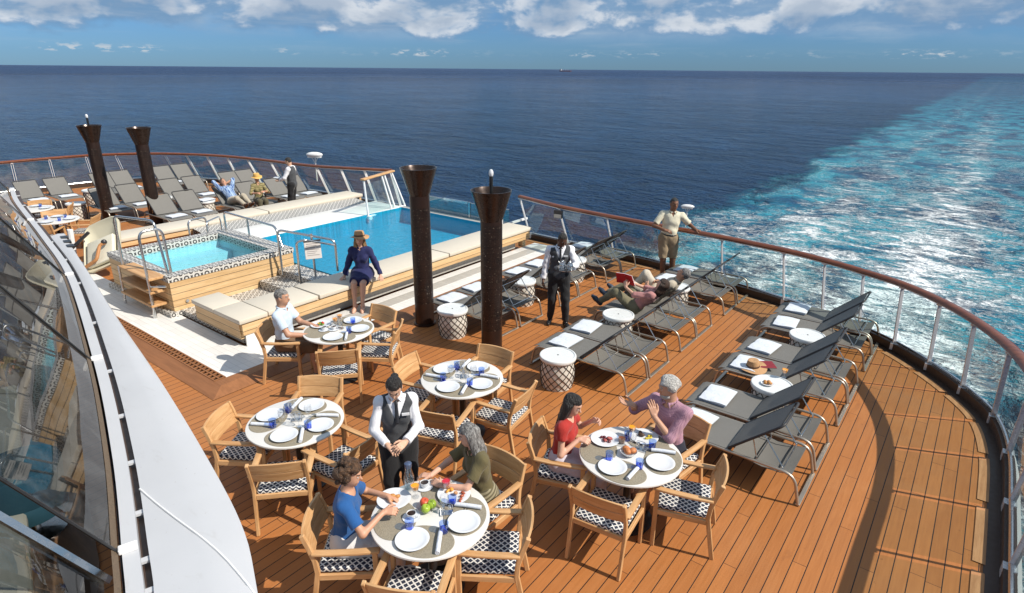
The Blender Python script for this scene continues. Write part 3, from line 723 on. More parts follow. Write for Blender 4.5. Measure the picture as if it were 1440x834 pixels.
def cushion_bench(name, label, rects, z0, z1, apron, feet=(), cat='bench', loc=(0, 0, 0)):
    r = thing(name, label, cat, loc); o = Vector(loc)
    for (x0, y0, x1, y1) in rects:
        m = MB(); m.box(((x0+x1)/2-o.x, (y0+y1)/2-o.y, (z0+z1)/2), (x1-x0-.012, y1-y0-.012, z1-z0)); m.build('seat_slab', MT['benchtop'], r, bevel=.014, seg=2)
    for (x0, y0, x1, y1, za, zb, mt) in apron:
        m = MB(); m.box(((x0+x1)/2-o.x, (y0+y1)/2-o.y, (za+zb)/2), (x1-x0, y1-y0, zb-za)); m.build('apron', mt, r, smooth=0)
    for (x, y) in feet:
        m = MB(); m.box((x-o.x, y-o.y, (PZ+z0)/2), (.14, .12, z0-PZ)); m.build('foot', MT['clad'], r, bevel=.006)
    return r
BZ = 0.57
nearb = cushion_bench('pool_bench', 'long cream topped bench between the pool and the deck where the woman in navy sits',
    [(-9.40, 4.86, -8.62, 5.82), (-9.40, 5.84, -8.62, 6.95), (-9.40, 6.97, -8.62, 9.1), (-9.40, 9.12, -8.62, 12.12), (-10.14, 4.36, -9.42, 4.86), (-9.42, 4.36, -8.62, 4.86)], BZ-.075, BZ,
    [(-8.72, 4.42, -8.66, 12.06, .29, BZ-.08, MT['clad']), (-10.1, 4.40, -8.72, 4.46, .22, BZ-.08, MT['cladx']), (-9.36, 4.5, -8.84, 11.7, PZ, .40, MT['tilegrey'])],
    feet=[(-8.82, 11.95)], loc=(-9.0, 8.2, 0))
m = MB(); m.box((-.43, -3.58, .2), (1.25, .08, .23)); m.build('plinth', MT['white'], nearb)
m = MB(); m.box((.30, -3.62, .245), (.03, .22, .33)); m.build('end_plate', MT['white'], nearb)
# far bench on the other side of the pool
farb = cushion_bench('pool_bench', 'cream topped bench on the far side of the pool in front of the grey loungers',
    [(-16.0, 4.9, -15.22, 7.3), (-16.0, 7.32, -15.22, 9.0), (-16.0, 9.02, -15.22, 12.25)], BZ-.09, BZ,
    [(-15.94, 4.95, -15.26, 12.2, .36, BZ-.1, MT['clad']), (-15.9, 5.0, -15.4, 11.9, .0, .37, MT['clad'])], loc=(-15.6, 8.6, 0))
m = MB(); m.box((.28, 3.45, .28), (.12, .16, .42)); m.build('foot', MT['clad'], farb)

# swimming pool
pool = thing('swimming_pool', 'turquoise swimming pool with white shelf and glass infinity edge at the stern', 'pool', (-11.4, 9.4, 0))
def PL(x, y, z): return (x+11.4, y-9.4, z)
X0, X1, Y0, Y1, WZ = -13.22, -9.42, 6.88, 12.0, 0.42
m = MB()
f = 0.03
V = [PL(X0, Y0, .46), PL(X1, Y0, .46), PL(X1, Y1, .46), PL(X0, Y1, .46), PL(X0, Y0, f), PL(X1, Y0, f), PL(X1, Y1, f), PL(X0, Y1, f)]
m.add(V, [(4, 5, 6, 7), (0, 1, 5, 4), (1, 2, 6, 5), (2, 3, 7, 6), (3, 0, 4, 7)]); m.build('basin', MT['poolline'], pool, smooth=0, fixn=False)
m = MB(); m.add([PL(X0, Y0, WZ), PL(X1, Y0, WZ), PL(X1, Y1, WZ), PL(X0, Y1, WZ)], [(0, 1, 2, 3)]); o = m.build('water', MT['poolwater'], pool, smooth=0, fixn=False)
m = MB(); m.box(PL((X0-.02-14.62)/2, (6.9+12.2)/2, .2), (14.62+X0-.02, 5.3, .46)); m.build('shelf', MT['shelf'], pool, bevel=.02, seg=2)
m = MB()
m.add([PL(-15.2, 6.9, .50), PL(-15.2, 11.9, .50), PL(-14.6, 11.9, .432), PL(-14.6, 6.9, .432)], [(0, 1, 2, 3)]); m.add([PL(-15.2, 6.9, .18), PL(-15.2, 11.9, .18), PL(-15.2, 11.9, .50), PL(-15.2, 6.9, .5)], [(0, 1, 2, 3)])
m.build('mosaic_band', MT['mosaics'], pool, smooth=0)
m = MB(); m.box(PL(-11.4, 12.13, .1), (3.9, .2, .68)); m.build('overflow_lip', MT['tilegrey'], pool)
m = MB(); m.box(PL(-11.2, 12.30, .62), (3.4, .02, .44)); m.build('edge_glass', MT['railglass'], pool)
m = MB(); m.box(PL(-11.35, 12.30, .84), (.9, .05, .06)); m.box(PL(-10.85, 12.30, .66), (.05, .05, .42)); m.tube([PL(-12.9, 12.3, .85), PL(-9.5, 12.3, .85)], .012, 6); m.build('edge_rail', MT['steel'], pool)
m = MB(); m.box(PL(-9.47, 11.95, .78), (.05, .05, .8)); m.box(PL(-9.47, 12.5, .5), (.05, 1.1, .05)); m.build('corner_post', MT['white'], pool)

# hot tub
tub = thing('hot_tub', 'raised hot tub with pine cladding and ringed mosaic rim', 'hot tub', (-12.1, 5.6, 0))
def TL(x, y, z): return (x+12.1, y-5.6, z)
tx0, tx1, ty0, ty1, tz = -13.4, -10.86, 4.36, 6.86, 0.80
ix0, ix1, iy0, iy1 = -13.15, -11.12, 4.58, 6.5
m = MB()
O = [(tx0, ty0), (tx1, ty0), (tx1, ty1), (tx0, ty1)]; I = [(ix0, iy0), (ix1, iy0), (ix1, iy1), (ix0, iy1)]
vs = [TL(x, y, tz) for x, y in O] + [TL(x, y, tz) for x, y in I] + [TL(x, y, tz-.10) for x, y in O] + [TL(x, y, tz-.16) for x, y in I]
fs = []
for k in range(4):
    j = (k+1) % 4; fs += [(k, j, 4+j, 4+k), (8+k, 8+j, j, k), (4+k, 4+j, 12+j, 12+k)]
m.add(vs, fs); m.build('mosaic_rim', MT['mosaic'], tub, smooth=0)
for (x0, y0, x1, y1, mt) in ((tx1-.05, ty0+.02, tx1-.012, ty1-.02, 'clad'), (tx0+.02, ty0+.012, tx1-.05, ty0+.05, 'cladx'), (tx0+.012, ty0+.06, tx0+.05, ty1-.02, 'clad'), (tx0+.05, ty1-.05, tx1-.05, ty1-.012, 'cladx')):
    m = MB(); m.box(TL((x0+x1)/2, (y0+y1)/2, (PZ+.08+tz-.10)/2), (x1-x0, y1-y0, tz-.1-PZ-.08)); m.build('cladding', MT[mt], tub, smooth=0)
m = MB(); m.box(TL((tx0+tx1)/2, (ty0+ty1)/2-.02, PZ+.04), (tx1-tx0+.1, ty1-ty0+.12, .085)); m.build('mosaic_base', MT['mosaics'], tub, smooth=0)
m = MB(); b0 = .12
vs = [TL(x, y, tz-.16) for x, y in I] + [TL(x, y, b0) for x, y in I]
m.add(vs, [(4, 5, 6, 7)] + [(k, (k+1) % 4, 4+(k+1) % 4, 4+k) for k in range(4)]); 
m.box(TL(ix0+.25, (iy0+iy1)/2, .34), (.5, iy1-iy0-.01, .3)); m.build('shell', MT['tubline'], tub, smooth=0, fixn=False)
m = MB(); z_ = tz-.13; m.add([TL(x, y, z_) for x, y in I], [(0, 1, 2, 3)]); m.build('water', MT['poolwater'], tub, smooth=0, fixn=False)
m = MB(); m.lathe([(.0, 0), (.03, 0), (.03, .02), (.0, .02)], 12); o = m.build('drain_cap', MT['steel'], tub); o.location = TL(tx1-.01, 4.62, .30); o.rotation_euler = (0, PI/2, 0)
# mosaic floor and steps between tub and bench
mb = MB(); mb.box((-10.12, 5.45, .11), (1.45, 1.9, .10)); 
mb.box((-10.12, 6.30, .20), (1.45, .55, .22)); mb.box((-10.12, 6.66, .27), (1.45, .42, .34))
struct('mosaic_floor', mb, MT['mosaics'], smooth=0)
dg = MB(); dg.box((-9.95, 5.55, .168), (.62, .7, .012)); tag(dg.build('floor_drain', MT['black'], bevel=.004), 'dark square drain cover in the mosaic floor beside the bench', 'drain')
# stair of three treads up to the tub
st = thing('tub_steps', 'open wooden steps on steel posts beside the hot tub', 'steps', (-11.65, 4.2, 0))
for k, z_ in enumerate((.30, .54, .78)):
    m = MB(); m.box((0, .02+.02*k, z_), (1.25, .28, .045)); m.build('tread', MT['teak'], st, bevel=.006)
for x_ in (-.58, .60):
    m = MB(); m.tube([(x_, -.10, PZ), (x_, -.08, .80)], .022, 8); m.build('post', MT['steel'], st)
m = MB(); m.tube([(.60, -.08, .66), (.82, .1, .66)], .018, 8); m.build('brace', MT['steel'], st)

def grab_rail(label, path, r=.023, group=None, rad=.12, extra=()):
    p0 = Vector(path[0]); m = MB(); m.tube([p-p0 for p in bend(path, rad, 6)], r, 10)
    for e in extra: m.tube([Vector(q)-p0 for q in e], r*.9, 8)
    o = m.build('grab_rail', MT['steel'], None, smooth=60); o.location = p0
    return tag(o, label, 'handrail', group)
grab_rail('tall steel hoop rail on the outer side of the hot tub steps', [(-12.24, 4.2, .80), (-12.24, 4.22, 1.72), (-11.32, 4.50, 1.72), (-11.16, 4.50, .80)])
grab_rail('smaller steel hoop rail nearest the camera on the hot tub steps', [(-11.05, 4.12, PZ), (-11.12, 4.14, 1.62), (-11.10, 4.52, 1.62), (-11.06, 4.52, .80)], rad=.15)
grab_rail('long sloping steel handrail on the right rim of the hot tub', [(-13.25, 6.75, .80), (-13.25, 6.75, 1.22), (-11.25, 6.75, 1.20), (-11.02, 6.72, .80)], extra=[[(-12.3, 6.75, .8), (-12.3, 6.75, 1.2)]])
grab_rail('low steel loop at the far corner of the hot tub', [(-13.3, 6.35, .80), (-13.3, 6.35, 1.05), (-13.75, 6.9, 1.02), (-13.75, 6.9, .55)], r=.018)
grab_rail('steel loop on the far rim of the hot tub', [(-13.5, 6.05, .78), (-13.5, 6.05, 1.10), (-13.6, 6.5, 1.10), (-13.6, 6.5, .75)], r=.02)
grab_rail('rear steel handrail beside the pool notice', [(-10.62, 6.4, .38), (-10.62, 6.4, 1.30), (-9.62, 6.98, 1.14), (-9.62, 6.98, .52)])
grab_rail('front steel handrail beside the pool notice', [(-9.80, 6.26, .30), (-9.80, 6.26, 1.22), (-9.70, 6.36, 1.26), (-9.62, 6.98, 1.04)], r=.021, rad=.08)
sg = thing('pool_notice', 'white pool notice with dark top edge on a steel post', 'sign', (-9.84, 6.62, .38))
m = MB(); m.tube([(0, 0, 0), (0, 0, .92)], .022, 8); m.lathe([(.10, 0), (.10, .012), (.02, .02)], 16); m.build('post', MT['steel'], sg)
sgr = Euler((R_(-10), 0, R_(62))).to_matrix()
m = MB(); m.box((.05, -.03, .62), (.30, .02, .34), sgr); m.build('board', simple('pale notice board', (.62, .58, .55), .4), sg, bevel=.004)
m = MB(); m.box(Vector((.05, -.03, .62)) + sgr @ Vector((0, -.004, .175)), (.32, .035, .03), sgr); m.build('top_edge', MT['darkmetal'], sg)
m = MB()
for k in range(7):
    m.box(Vector((.05, -.03, .62)) + sgr @ Vector((-.02*(k % 3), -.012, .12-.036*k)), (.22-.03*(k % 3), .004, .008), sgr)
m.build('small_print', simple('grey print', (.25, .22, .22), .6), sg)

# ================================================================== COLUMNS
def column(x, y, hgt, burner, label):
    r = thing('bronze_column', label, 'column', (x, y, 0))
    m = MB(); m.lathe([(.19, 0), (.19, .03), (.165, .035), (.165, hgt-.45)], 32); m.build('shaft', MT['column'], r, smooth=50)
    m = MB(); m.lathe([(.165, hgt-.45), (.172, hgt-.43), (.20, hgt-.34), (.30, hgt-.01), (.305, hgt), (.29, hgt), (.27, hgt-.04), (.18, hgt-.30), (0, hgt-.32)], 32); m.build('flared_top', simple('dark bronze', (.040, .026, .021), .28, metal=.55, var=.15), r, smooth=50)
    if burner:
        m = MB(); m.tube([(0, 0, hgt-.32), (0, 0, hgt+.20)], .028, 8); bp = m.build('burner_pipe', MT['black'], r)
        m = MB(); m.ball((0, 0, hgt+.24), .036, 10, rz=.06); m.build('burner_tip', MT['china'], bp)
column(-19.9, 6.75, 2.70, True, 'far left bronze column with a small burner standing up out of its flared top')
column(-18.5, 7.45, 2.68, False, 'far bronze column with an empty flared top between the back loungers')
column(-7.30, 7.03, 2.74, False, 'bronze column without burner standing beside the woman in navy')
column(-5.63, 6.86, 2.60, True, 'bronze column with a burner in its top behind the middle dining table')

# ================================================================== GLASS WALL AND WHITE COVER AT THE LEFT
fl = smooth_path([(-21.5, 5.0, 1.0), (-19.19, 4.48, 1.0), (-14.72, 3.70, 1.0), (-11.54, 3.10, 1.0), (-7.77, 2.13, 1.0), (-5.62, 1.50, 1.0), (-4.25, 1.04, 1.0), (-3.60, .80, 1.0), (-2.6, .30, 1.0)], 10)
oe = smooth_path([(-15.2, 4.25, 1.0), (-13.65, 3.88, 1.0), (-11.21, 3.36, 1.0), (-9.08, 2.90, 1.0), (-6.77, 2.43, 1.0), (-4.96, 2.02, 1.0), (-3.86, 1.73, 1.0), (-3.17, 1.44, 1.0), (-2.3, 1.05, 1.0)], 8)
def at_x(P, x):
    for a, b_ in zip(P, P[1:]):
        if a.x <= x <= b_.x: return a.lerp(b_, (x-a.x)/(b_.x-a.x))
    return P[0] if x < P[0].x else P[-1]
cover = thing('white_cover', 'long curved white steel cover running along the foot of the glass wall', 'cover panel', (-8, 2.6, 0)); co_ = Vector((-8, 2.6, 0))
rows = [[], [], [], [], [], []]
xs = np.concatenate([np.linspace(-14.7, -6, 46), np.linspace(-5.9, -2.4, 26)])
for x_ in xs:
    pi_ = at_x(fl, x_ - .05) + Vector((.03, .165, 0)); po = at_x(oe, x_); dd = po - pi_
    for k, (u, z_) in enumerate(((0, .90), (0, 1.0), (.5, 1.03), (.92, 1.015), (1.0, .985), (1.0, 0.0))):
        q = pi_ + dd*u; rows[k].append((q.x-co_.x, q.y-co_.y, z_))
m = MB(); m.sheet(rows); q_ = [r_[-1] for r_ in rows]; m.add(q_ + [(q_[0][0], q_[0][1], 0.0)], [tuple(range(7))]); m.build('shell', MT['panel'], cover, smooth=45)
m = MB()
seam = []
for k in range(13):
    u = k/12; x_ = -4.9 + 1.75*u; pi_ = at_x(fl, x_-.05) + Vector((.03, .165, 0)); po = at_x(oe, x_); q = pi_ + (po-pi_)*u
    seam.append((q.x-co_.x, q.y-co_.y, float(np.interp(u, (0, .5, .92, 1), (1.0, 1.03, 1.015, .985)))+.003))
m.tube(seam, .009, 6)
m.build('weld_seam', MT['white'], cover)
m = MB()
for (u0, v0) in ((-14.3, 3.98), (-13.9, 3.90), (-13.5, 3.82)): m.box((u0-co_.x, v0-co_.y, 1.02), (.20, .12, .04), (0, 0, R_(-12)))
m.build('slot', MT['black'], cover)

wall = thing('glass_wall', 'sloping grey glass wall of the indoor restaurant with white frame at the left', 'glass wall', (-8, 2.0, 0)); wo = Vector((-8, 2.0, 0))
def nrm(i):
    a = fl[max(0, i-1)]; b_ = fl[min(len(fl)-1, i+1)]; tn = (b_-a).normalized(); return Vector((tn.y, -tn.x, 0)), tn
SL = R_(60); HL = 2.2
def slope_pt(i, s, lift=0.0):
    n_, tn = nrm(i); p = fl[i] + n_*(math.cos(SL)*s) + Vector((0, 0, math.sin(SL)*s))
    return p + (n_*(-math.sin(SL)) + Vector((0, 0, math.cos(SL))))*lift
# frame rail, brush strip, slot with brackets
m = MB(); R1 = []; 
for i in range(len(fl)):
    n_, tn = nrm(i); a = fl[i] - n_*.01 - wo; b_ = fl[i] - n_*.112 - wo
    R1.append([tuple(a + Vector((0, 0, -.10))), tuple(a + Vector((0, 0, .035))), tuple(b_ + Vector((0, 0, .03))), tuple(b_ + Vector((0, 0, -.10)))])
m.sheet(R1); m.build('sill_frame', MT['panel'], wall, smooth=30)
m = MB()
m.sheet([[tuple(fl[i] + nrm(i)[0]*.012 - wo + Vector((0, 0, .038))) for i in range(len(fl))], [tuple(fl[i] + nrm(i)[0]*.045 - wo + Vector((0, 0, .085))) for i in range(len(fl))]])
m.build('brush_strip', simple('brown brush strip', (.12, .085, .055), .8, var=.5, scale=60), wall, fixn=False)
m = MB()
m.sheet([[tuple(fl[i] - nrm(i)[0]*.11 - wo - Vector((0, 0, .07))) for i in range(len(fl))], [tuple(fl[i] - nrm(i)[0]*.20 - wo - Vector((0, 0, .07))) for i in range(len(fl))]])
m.build('drain_slot', MT['scupper'], wall, fixn=False)
m = MB()
for i in range(6, len(fl)-3, 5):
    n_, tn = nrm(i); M = Matrix((tn, n_, Vector((0, 0, 1)))).transposed(); m.box(fl[i] - n_*.145 - wo - Vector((0, 0, .03)), (.05, .09, .02), M)
m.build('bracket', MT['panel'], wall)
m = MB(); m.sheet([[tuple(fl[i] + nrm(i)[0]*.02 - wo + Vector((0, 0, z_))) for i in range(len(fl))] for z_ in (-1.0, -.1)]); m.build('base_wall', MT['white'], wall, fixn=False)
def idx_x(x): return min(range(len(fl)), key=lambda i: abs(fl[i].x - x))
joints = [idx_x(v) for v in (-21.0, -16.3, -11.54, -7.77, -4.25)]
for a, b_ in zip(joints, joints[1:]):
    m = MB(); m.sheet([[tuple(slope_pt(i, s) - wo) for i in range(a, b_+1)] for s in (.03, HL)]); m.build('glass_pane', MT['wallglass'], wall, smooth=60, fixn=False)
for j in joints:
    m = MB(); m.tube([slope_pt(j, .0, .01)-wo, slope_pt(j, HL, .01)-wo], .012 if fl[j].x > -12 else .008, 6); m.build('joint_strip', MT['black'], wall)
    n_, tn = nrm(j); M = Matrix((tn, n_, Vector((0, 0, 1)))).transposed()
    m = MB(); m.box(fl[j] - n_*.05 - wo + Vector((0, 0, .05)), (.07, .12, .04), M); m.build('joint_cap', MT['white'], wall, bevel=.006)
# slid-open last pane, thick edged, a little inside the others
j0 = idx_x(-4.05); m = MB()
m.sheet([[tuple(slope_pt(i, s, -.10) - wo) for i in range(j0, len(fl)-4)] for s in (.05, HL)]); m.build('glass_pane', MT['wallglass'], wall, smooth=60, fixn=False)
m = MB(); q0, q1 = slope_pt(j0, .02, -.085)-wo, slope_pt(j0, HL, -.085)-wo; m.tube([q0, q1], .030, 4); m.build('pane_edge', MT['steel'], wall)
m = MB(); m.sheet([[tuple(slope_pt(i, HL) - wo + Vector((0, 0, dz)) + nrm(i)[0]*dn) for i in range(idx_x(-4.6))] for dz, dn in ((.0, -.03), (.12, -.03), (.12, .5))]); m.build('roof_beam', MT['white'], wall, fixn=False)
# ================================================================== SUN LOUNGERS
def make_lounger(loc, rz, label, group):
    r = thing('sun_lounger', label, 'sun lounger', loc, rz, group)
    Yh = .325
    for s_ in (-1, 1):
        m = MB(); m.tube(bend([(-.82, s_*Yh, .016), (-.75, s_*Yh, .345), (.73, s_*Yh, .345), (.81, s_*Yh, .016)], .13, 6), .017, 8)
        m.build('side_frame', MT['alu'], r, smooth=60)
    for x_, z_ in ((-.82, .018), (.81, .018)):
        m = MB(); m.box((x_, 0, z_), (.045, 2*Yh+.03, .022)); m.build('floor_bar', MT['alu'], r, bevel=.004)
    def cloth_sheet(name, prof, yw, mat, th=.007):
        m = MB(); ny = 9
        top = [[(x_, yw*(2*k/(ny-1)-1), z_ - sag*(1-(2*k/(ny-1)-1)**2)) for k in range(ny)] for x_, z_, sag in prof]
        bot = [[(x_, yw*(2*k/(ny-1)-1), z_ - th - sag*(1-(2*k/(ny-1)-1)**2)) for k in range(ny)] for x_, z_, sag in prof]
        m.sheet(top); m.sheet([list(reversed(q)) for q in bot]); m.sheet([[q[0] for q in bot], [q[0] for q in top]]); m.sheet([[q[-1] for q in top], [q[-1] for q in bot]])
        m.sheet([top[0], bot[0]]); m.sheet([bot[-1], top[-1]])
        return m.build(name, mat, r, smooth=50)
    cloth_sheet('seat_sling', [(-.78, .325, .004), (-.73, .352, .006), (-.55, .362, .012), (-.3, .362, .016), (-.05, .362, .012), (.06, .362, .006)], Yh-.012, MT['sling'])
    cloth_sheet('lower_sling', [(.08, .355, .0), (.2, .325, .01), (.4, .295, .015), (.58, .305, .01), (.70, .335, .0)], Yh-.02, MT['sling'])
    ca, sa = math.cos(R_(43)), math.sin(R_(43)); B0 = Vector((.03, 0, .372)); BL = .70
    P = lambda u, y, lift=0.0: (B0.x + ca*u - sa*lift, y, B0.z + sa*u + ca*lift)
    prof = []
    m = MB(); ny = 9; us = [0, .08, .2, .35, .5, .62, .66]
    for side, lift in ((1, .010), (-1, .002)):
        rows = [[P(u, (Yh-.03)*(2*k/(ny-1)-1), lift - .018*math.sin(PI*u/BL)*(1-(2*k/(ny-1)-1)**2)) for k in range(ny)] for u in us]
        m.sheet(rows if side > 0 else [list(reversed(q)) for q in rows])
    m.build('back_sling', MT['sling'], r, smooth=50)
    m = MB(); m.tube(bend([P(0, -Yh+.02), P(BL, -Yh+.02), P(BL, Yh-.02), P(0, Yh-.02)], .07, 6), .015, 8); m.build('back_frame', MT['slingedge'], r, smooth=60)
    m = MB()
    for y_ in (-.27, .27): m.tube([P(.44, y_, -.02), (.60, y_, .345)], .007, 6); m.tube([P(.30, y_, -.02), (.33, y_, .335)], .007, 6)
    m.tube([(.60, -.31, .345), (.60, .31, .345)], .008, 6); m.tube([P(.44, -.29, -.015), P(.44, .29, -.015)], .007, 6); m.tube([(.33, -.3, .335), (.33, .3, .335)], .007, 6)
    m.build('back_support', MT['steel'], r)
    return r
lounger0 = None
def lounger(x, y, rz, label, group):
    global lounger0
    if lounger0 is None: lounger0 = make_lounger((x, y, 0), rz, label, group); return lounger0
    return dup(lounger0, (x, y, 0), rz, label, group)

tmb = MB()
def make_towel(loc, rz, label, group):
    r = thing('folded_towel', label, 'towel', loc, rz, group)
    def slab(z0, z1, w, d, ox=0, oy=0):
        m = MB(); n = 7; rows = []
        for i in range(n+1):
            u = -1+2*i/n
            rows.append([(ox+u*w/2, oy+(-1+2*k/n)*d/2, z1 + .006*math.sin(3.1*u+2*k) - .010*(max(abs(u), abs(-1+2*k/n)) > .99)) for k in range(n+1)])
        m.sheet(rows)
        low = [[(p[0], p[1], z0) for p in q] for q in rows]; m.sheet([list(reversed(q)) for q in low])
        m.sheet([rows[0], low[0]]); m.sheet([low[-1], rows[-1]]); m.sheet([[q[0] for q in low], [q[0] for q in rows]]); m.sheet([[q[-1] for q in rows], [q[-1] for q in low]])
        return m
    slab(0.0, .022, .33, .46, -.012, .012).build('lower_fold', MT['towel2'], r, smooth=40)
    slab(.0225, .05, .34, .45).build('upper_fold', MT['towel'], r, smooth=40)
    return r
towel0 = None
def towel(x, y, rz, label, z=.358):
    global towel0
    if towel0 is None: towel0 = make_towel((x, y, z), rz, label, 'towels folded on the sun loungers'); return towel0
    return dup(towel0, (x, y, z), rz, label)

# ------ right-hand row, backs to the sun
def lrow(xc, head, ys, labels, group, skip=(), tlabels=None):
    for i, (y, lb) in enumerate(zip(ys, labels)):
        lounger(xc, y, 0 if head > 0 else PI, lb, group)
        if i in skip: continue
        jx = random.uniform(-.03, .03); ja = random.uniform(-.12, .12)
        towel(xc - head*.44 + jx, y + random.uniform(-.04, .04), ja, 'folded white towel on the ' + tlabels[i])
who_R = ['dark backed lounger nearest the camera in the right row', 'second dark backed lounger from the camera, right row',
         'lounger with the straw hat', 'lounger just behind the one with the straw hat',
         'lounger beside the bare white stool, right row', 'dark backed lounger at the stern end, right row']
yR = [6.30, 7.06, 8.23, 8.96, 10.15, 10.88]
lrow(-1.60, 1, yR, ['grey ' + s if s.startswith('l') else s for s in who_R], 'sun loungers in the right row', tlabels=who_R)
who_M = ['grey lounger nearest the camera in the middle row', 'second grey lounger of the middle row, by the waiter\'s feet',
         'grey lounger under the woman with the red book', 'grey lounger under the reclining man in beige',
         'grey lounger beside the stool with the orange drink', 'last grey lounger of the middle row by the rail']
yM = [7.22, 7.94, 9.07, 9.77, 11.06, 11.82]
lrow(-4.06, 1, yM, who_M, 'sun loungers in the middle row', skip=(2, 3), tlabels=who_M)
who_S = ['grey lounger by the pool tiles, half hidden by a column', 'second grey lounger by the pool tiles, behind the column',
         'grey lounger just left of the drinks waiter', 'grey lounger directly behind the drinks waiter',
         'grey lounger just right of the drinks waiter', 'last grey lounger by the pool tiles and stern glass']
yS = [7.54, 8.28, 9.54, 10.24, 11.33, 12.03]
lrow(-6.68, 1, yS, who_S, 'sun loungers in the row along the pool', tlabels=who_S)
# ------ three rows at the far left, facing the pool
rows_far = [(-23.32, [5.95, 6.74, 8.05, 8.66, 10.05, 10.72], 'rear far row', [2]), (-20.28, [6.96, 7.68, 8.92, 9.66, 10.90, 11.50], 'middle far row', [4, 5]), (-17.92, [7.55, 8.27, 9.45, 10.18, 11.15, 11.84], 'front far row', [2, 3])]
ordn = ['nearest the white glass wall', 'second from the glass wall', 'left of the middle gap', 'right of the middle gap', 'second from the stern end', 'at the stern end']
for xc, ys, rn, sk in rows_far:
    for i, y in enumerate(ys):
        who = 'grey lounger %s, %s' % (ordn[i], rn)
        if rn.startswith('front') and i == 2: who = 'grey lounger under the man in the plaid shirt'
        if rn.startswith('front') and i == 3: who = 'grey lounger under the woman in the golden hat'
        lounger(xc, y, PI, who, 'sun loungers on the far side of the pool')
        if i not in sk: towel(xc + .46 + random.uniform(-.03, .03), y, random.uniform(-.1, .1), 'folded white towel on the ' + who)

# ================================================================== LATTICE STOOLS
def make_stool(loc, label):
    r = thing('lattice_stool', label, 'side table', loc, 0, 'white lattice side tables')
    H = .48
    rad = lambda z: .205 + .045*math.sin(PI*min(1, z/.40)*.5+.2)*(1 if z < .25 else 1) - .03*max(0, (z-.22)/.2)
    prof = [(.0, 0), (.215, 0)] + [(rad(z), z) for z in np.linspace(.01, .41, 12)] + [(rad(.41), .43)]
    m = MB(); m.lathe(prof, 28); m.build('body', MT['drum'], r, smooth=50)
    m = MB(); m.lathe([(.20, .42), (.255, .425), (.262, .44), (.262, .47), (.255, .48), (.235, .482), (.230, .474), (.0, .474)], 32); m.build('top', MT['drumtop'], r, smooth=40)
    m = MB(); m.lathe([(0, .474), (.012, .474), (.010, .480), (0, .481)], 8); m.build('screw', MT['darkmetal'], r)
    m = MB(); N = 14
    for s_ in (-1, 1):
        for k in range(N):
            pts = []
            for q in range(11):
                z = .01+.40*q/10; a = 2*PI*k/N + s_*q/10*1.55; rr = rad(z)+.004; pts.append((rr*math.cos(a), rr*math.sin(a), z))
            m.tube(pts, .0055, 4, caps=False)
    m.build('lattice', MT['lattice'], r)
    return r
stool0 = None
def stool(x, y, label):
    global stool0
    if stool0 is None: stool0 = make_stool((x, y, 0), label); return stool0
    return dup(stool0, (x, y, 0), random.uniform(0, 6), label)
stool(-4.21, 6.60, 'white lattice stool nearest the camera, above the woman in red')
stool(-6.58, 6.98, 'white lattice stool standing between the two near bronze columns')
stool(-6.55, 8.91, 'white lattice stool between loungers at the left elbow of the drinks waiter')
stool(-6.52, 10.72, 'white lattice stool behind the waiter\'s tray')
stool(-4.28, 8.51, 'white lattice stool in front of the reclining couple')
stool(-4.10, 10.42, 'white lattice stool carrying the orange drink behind the reclining man')
stool(-1.60, 9.56, 'bare white lattice stool between loungers near the right-hand end of the rail')
stool(-1.57, 7.60, 'white lattice stool with a plate of pastries and a juice in the right row')
stool(-22.85, 7.40, 'far white lattice stool left of the first bronze column, farther one')
stool(-20.9, 6.30, 'far white lattice stool left of the first bronze column, nearer one')
stool(-19.85, 8.30, 'white lattice stool hidden behind the second far bronze column')
stool(-18.35, 8.86, 'white lattice stool with a white cloth left of the man in plaid')
stool(-18.55, 10.66, 'white lattice stool between the woman in the yellow hat and the far waiter')

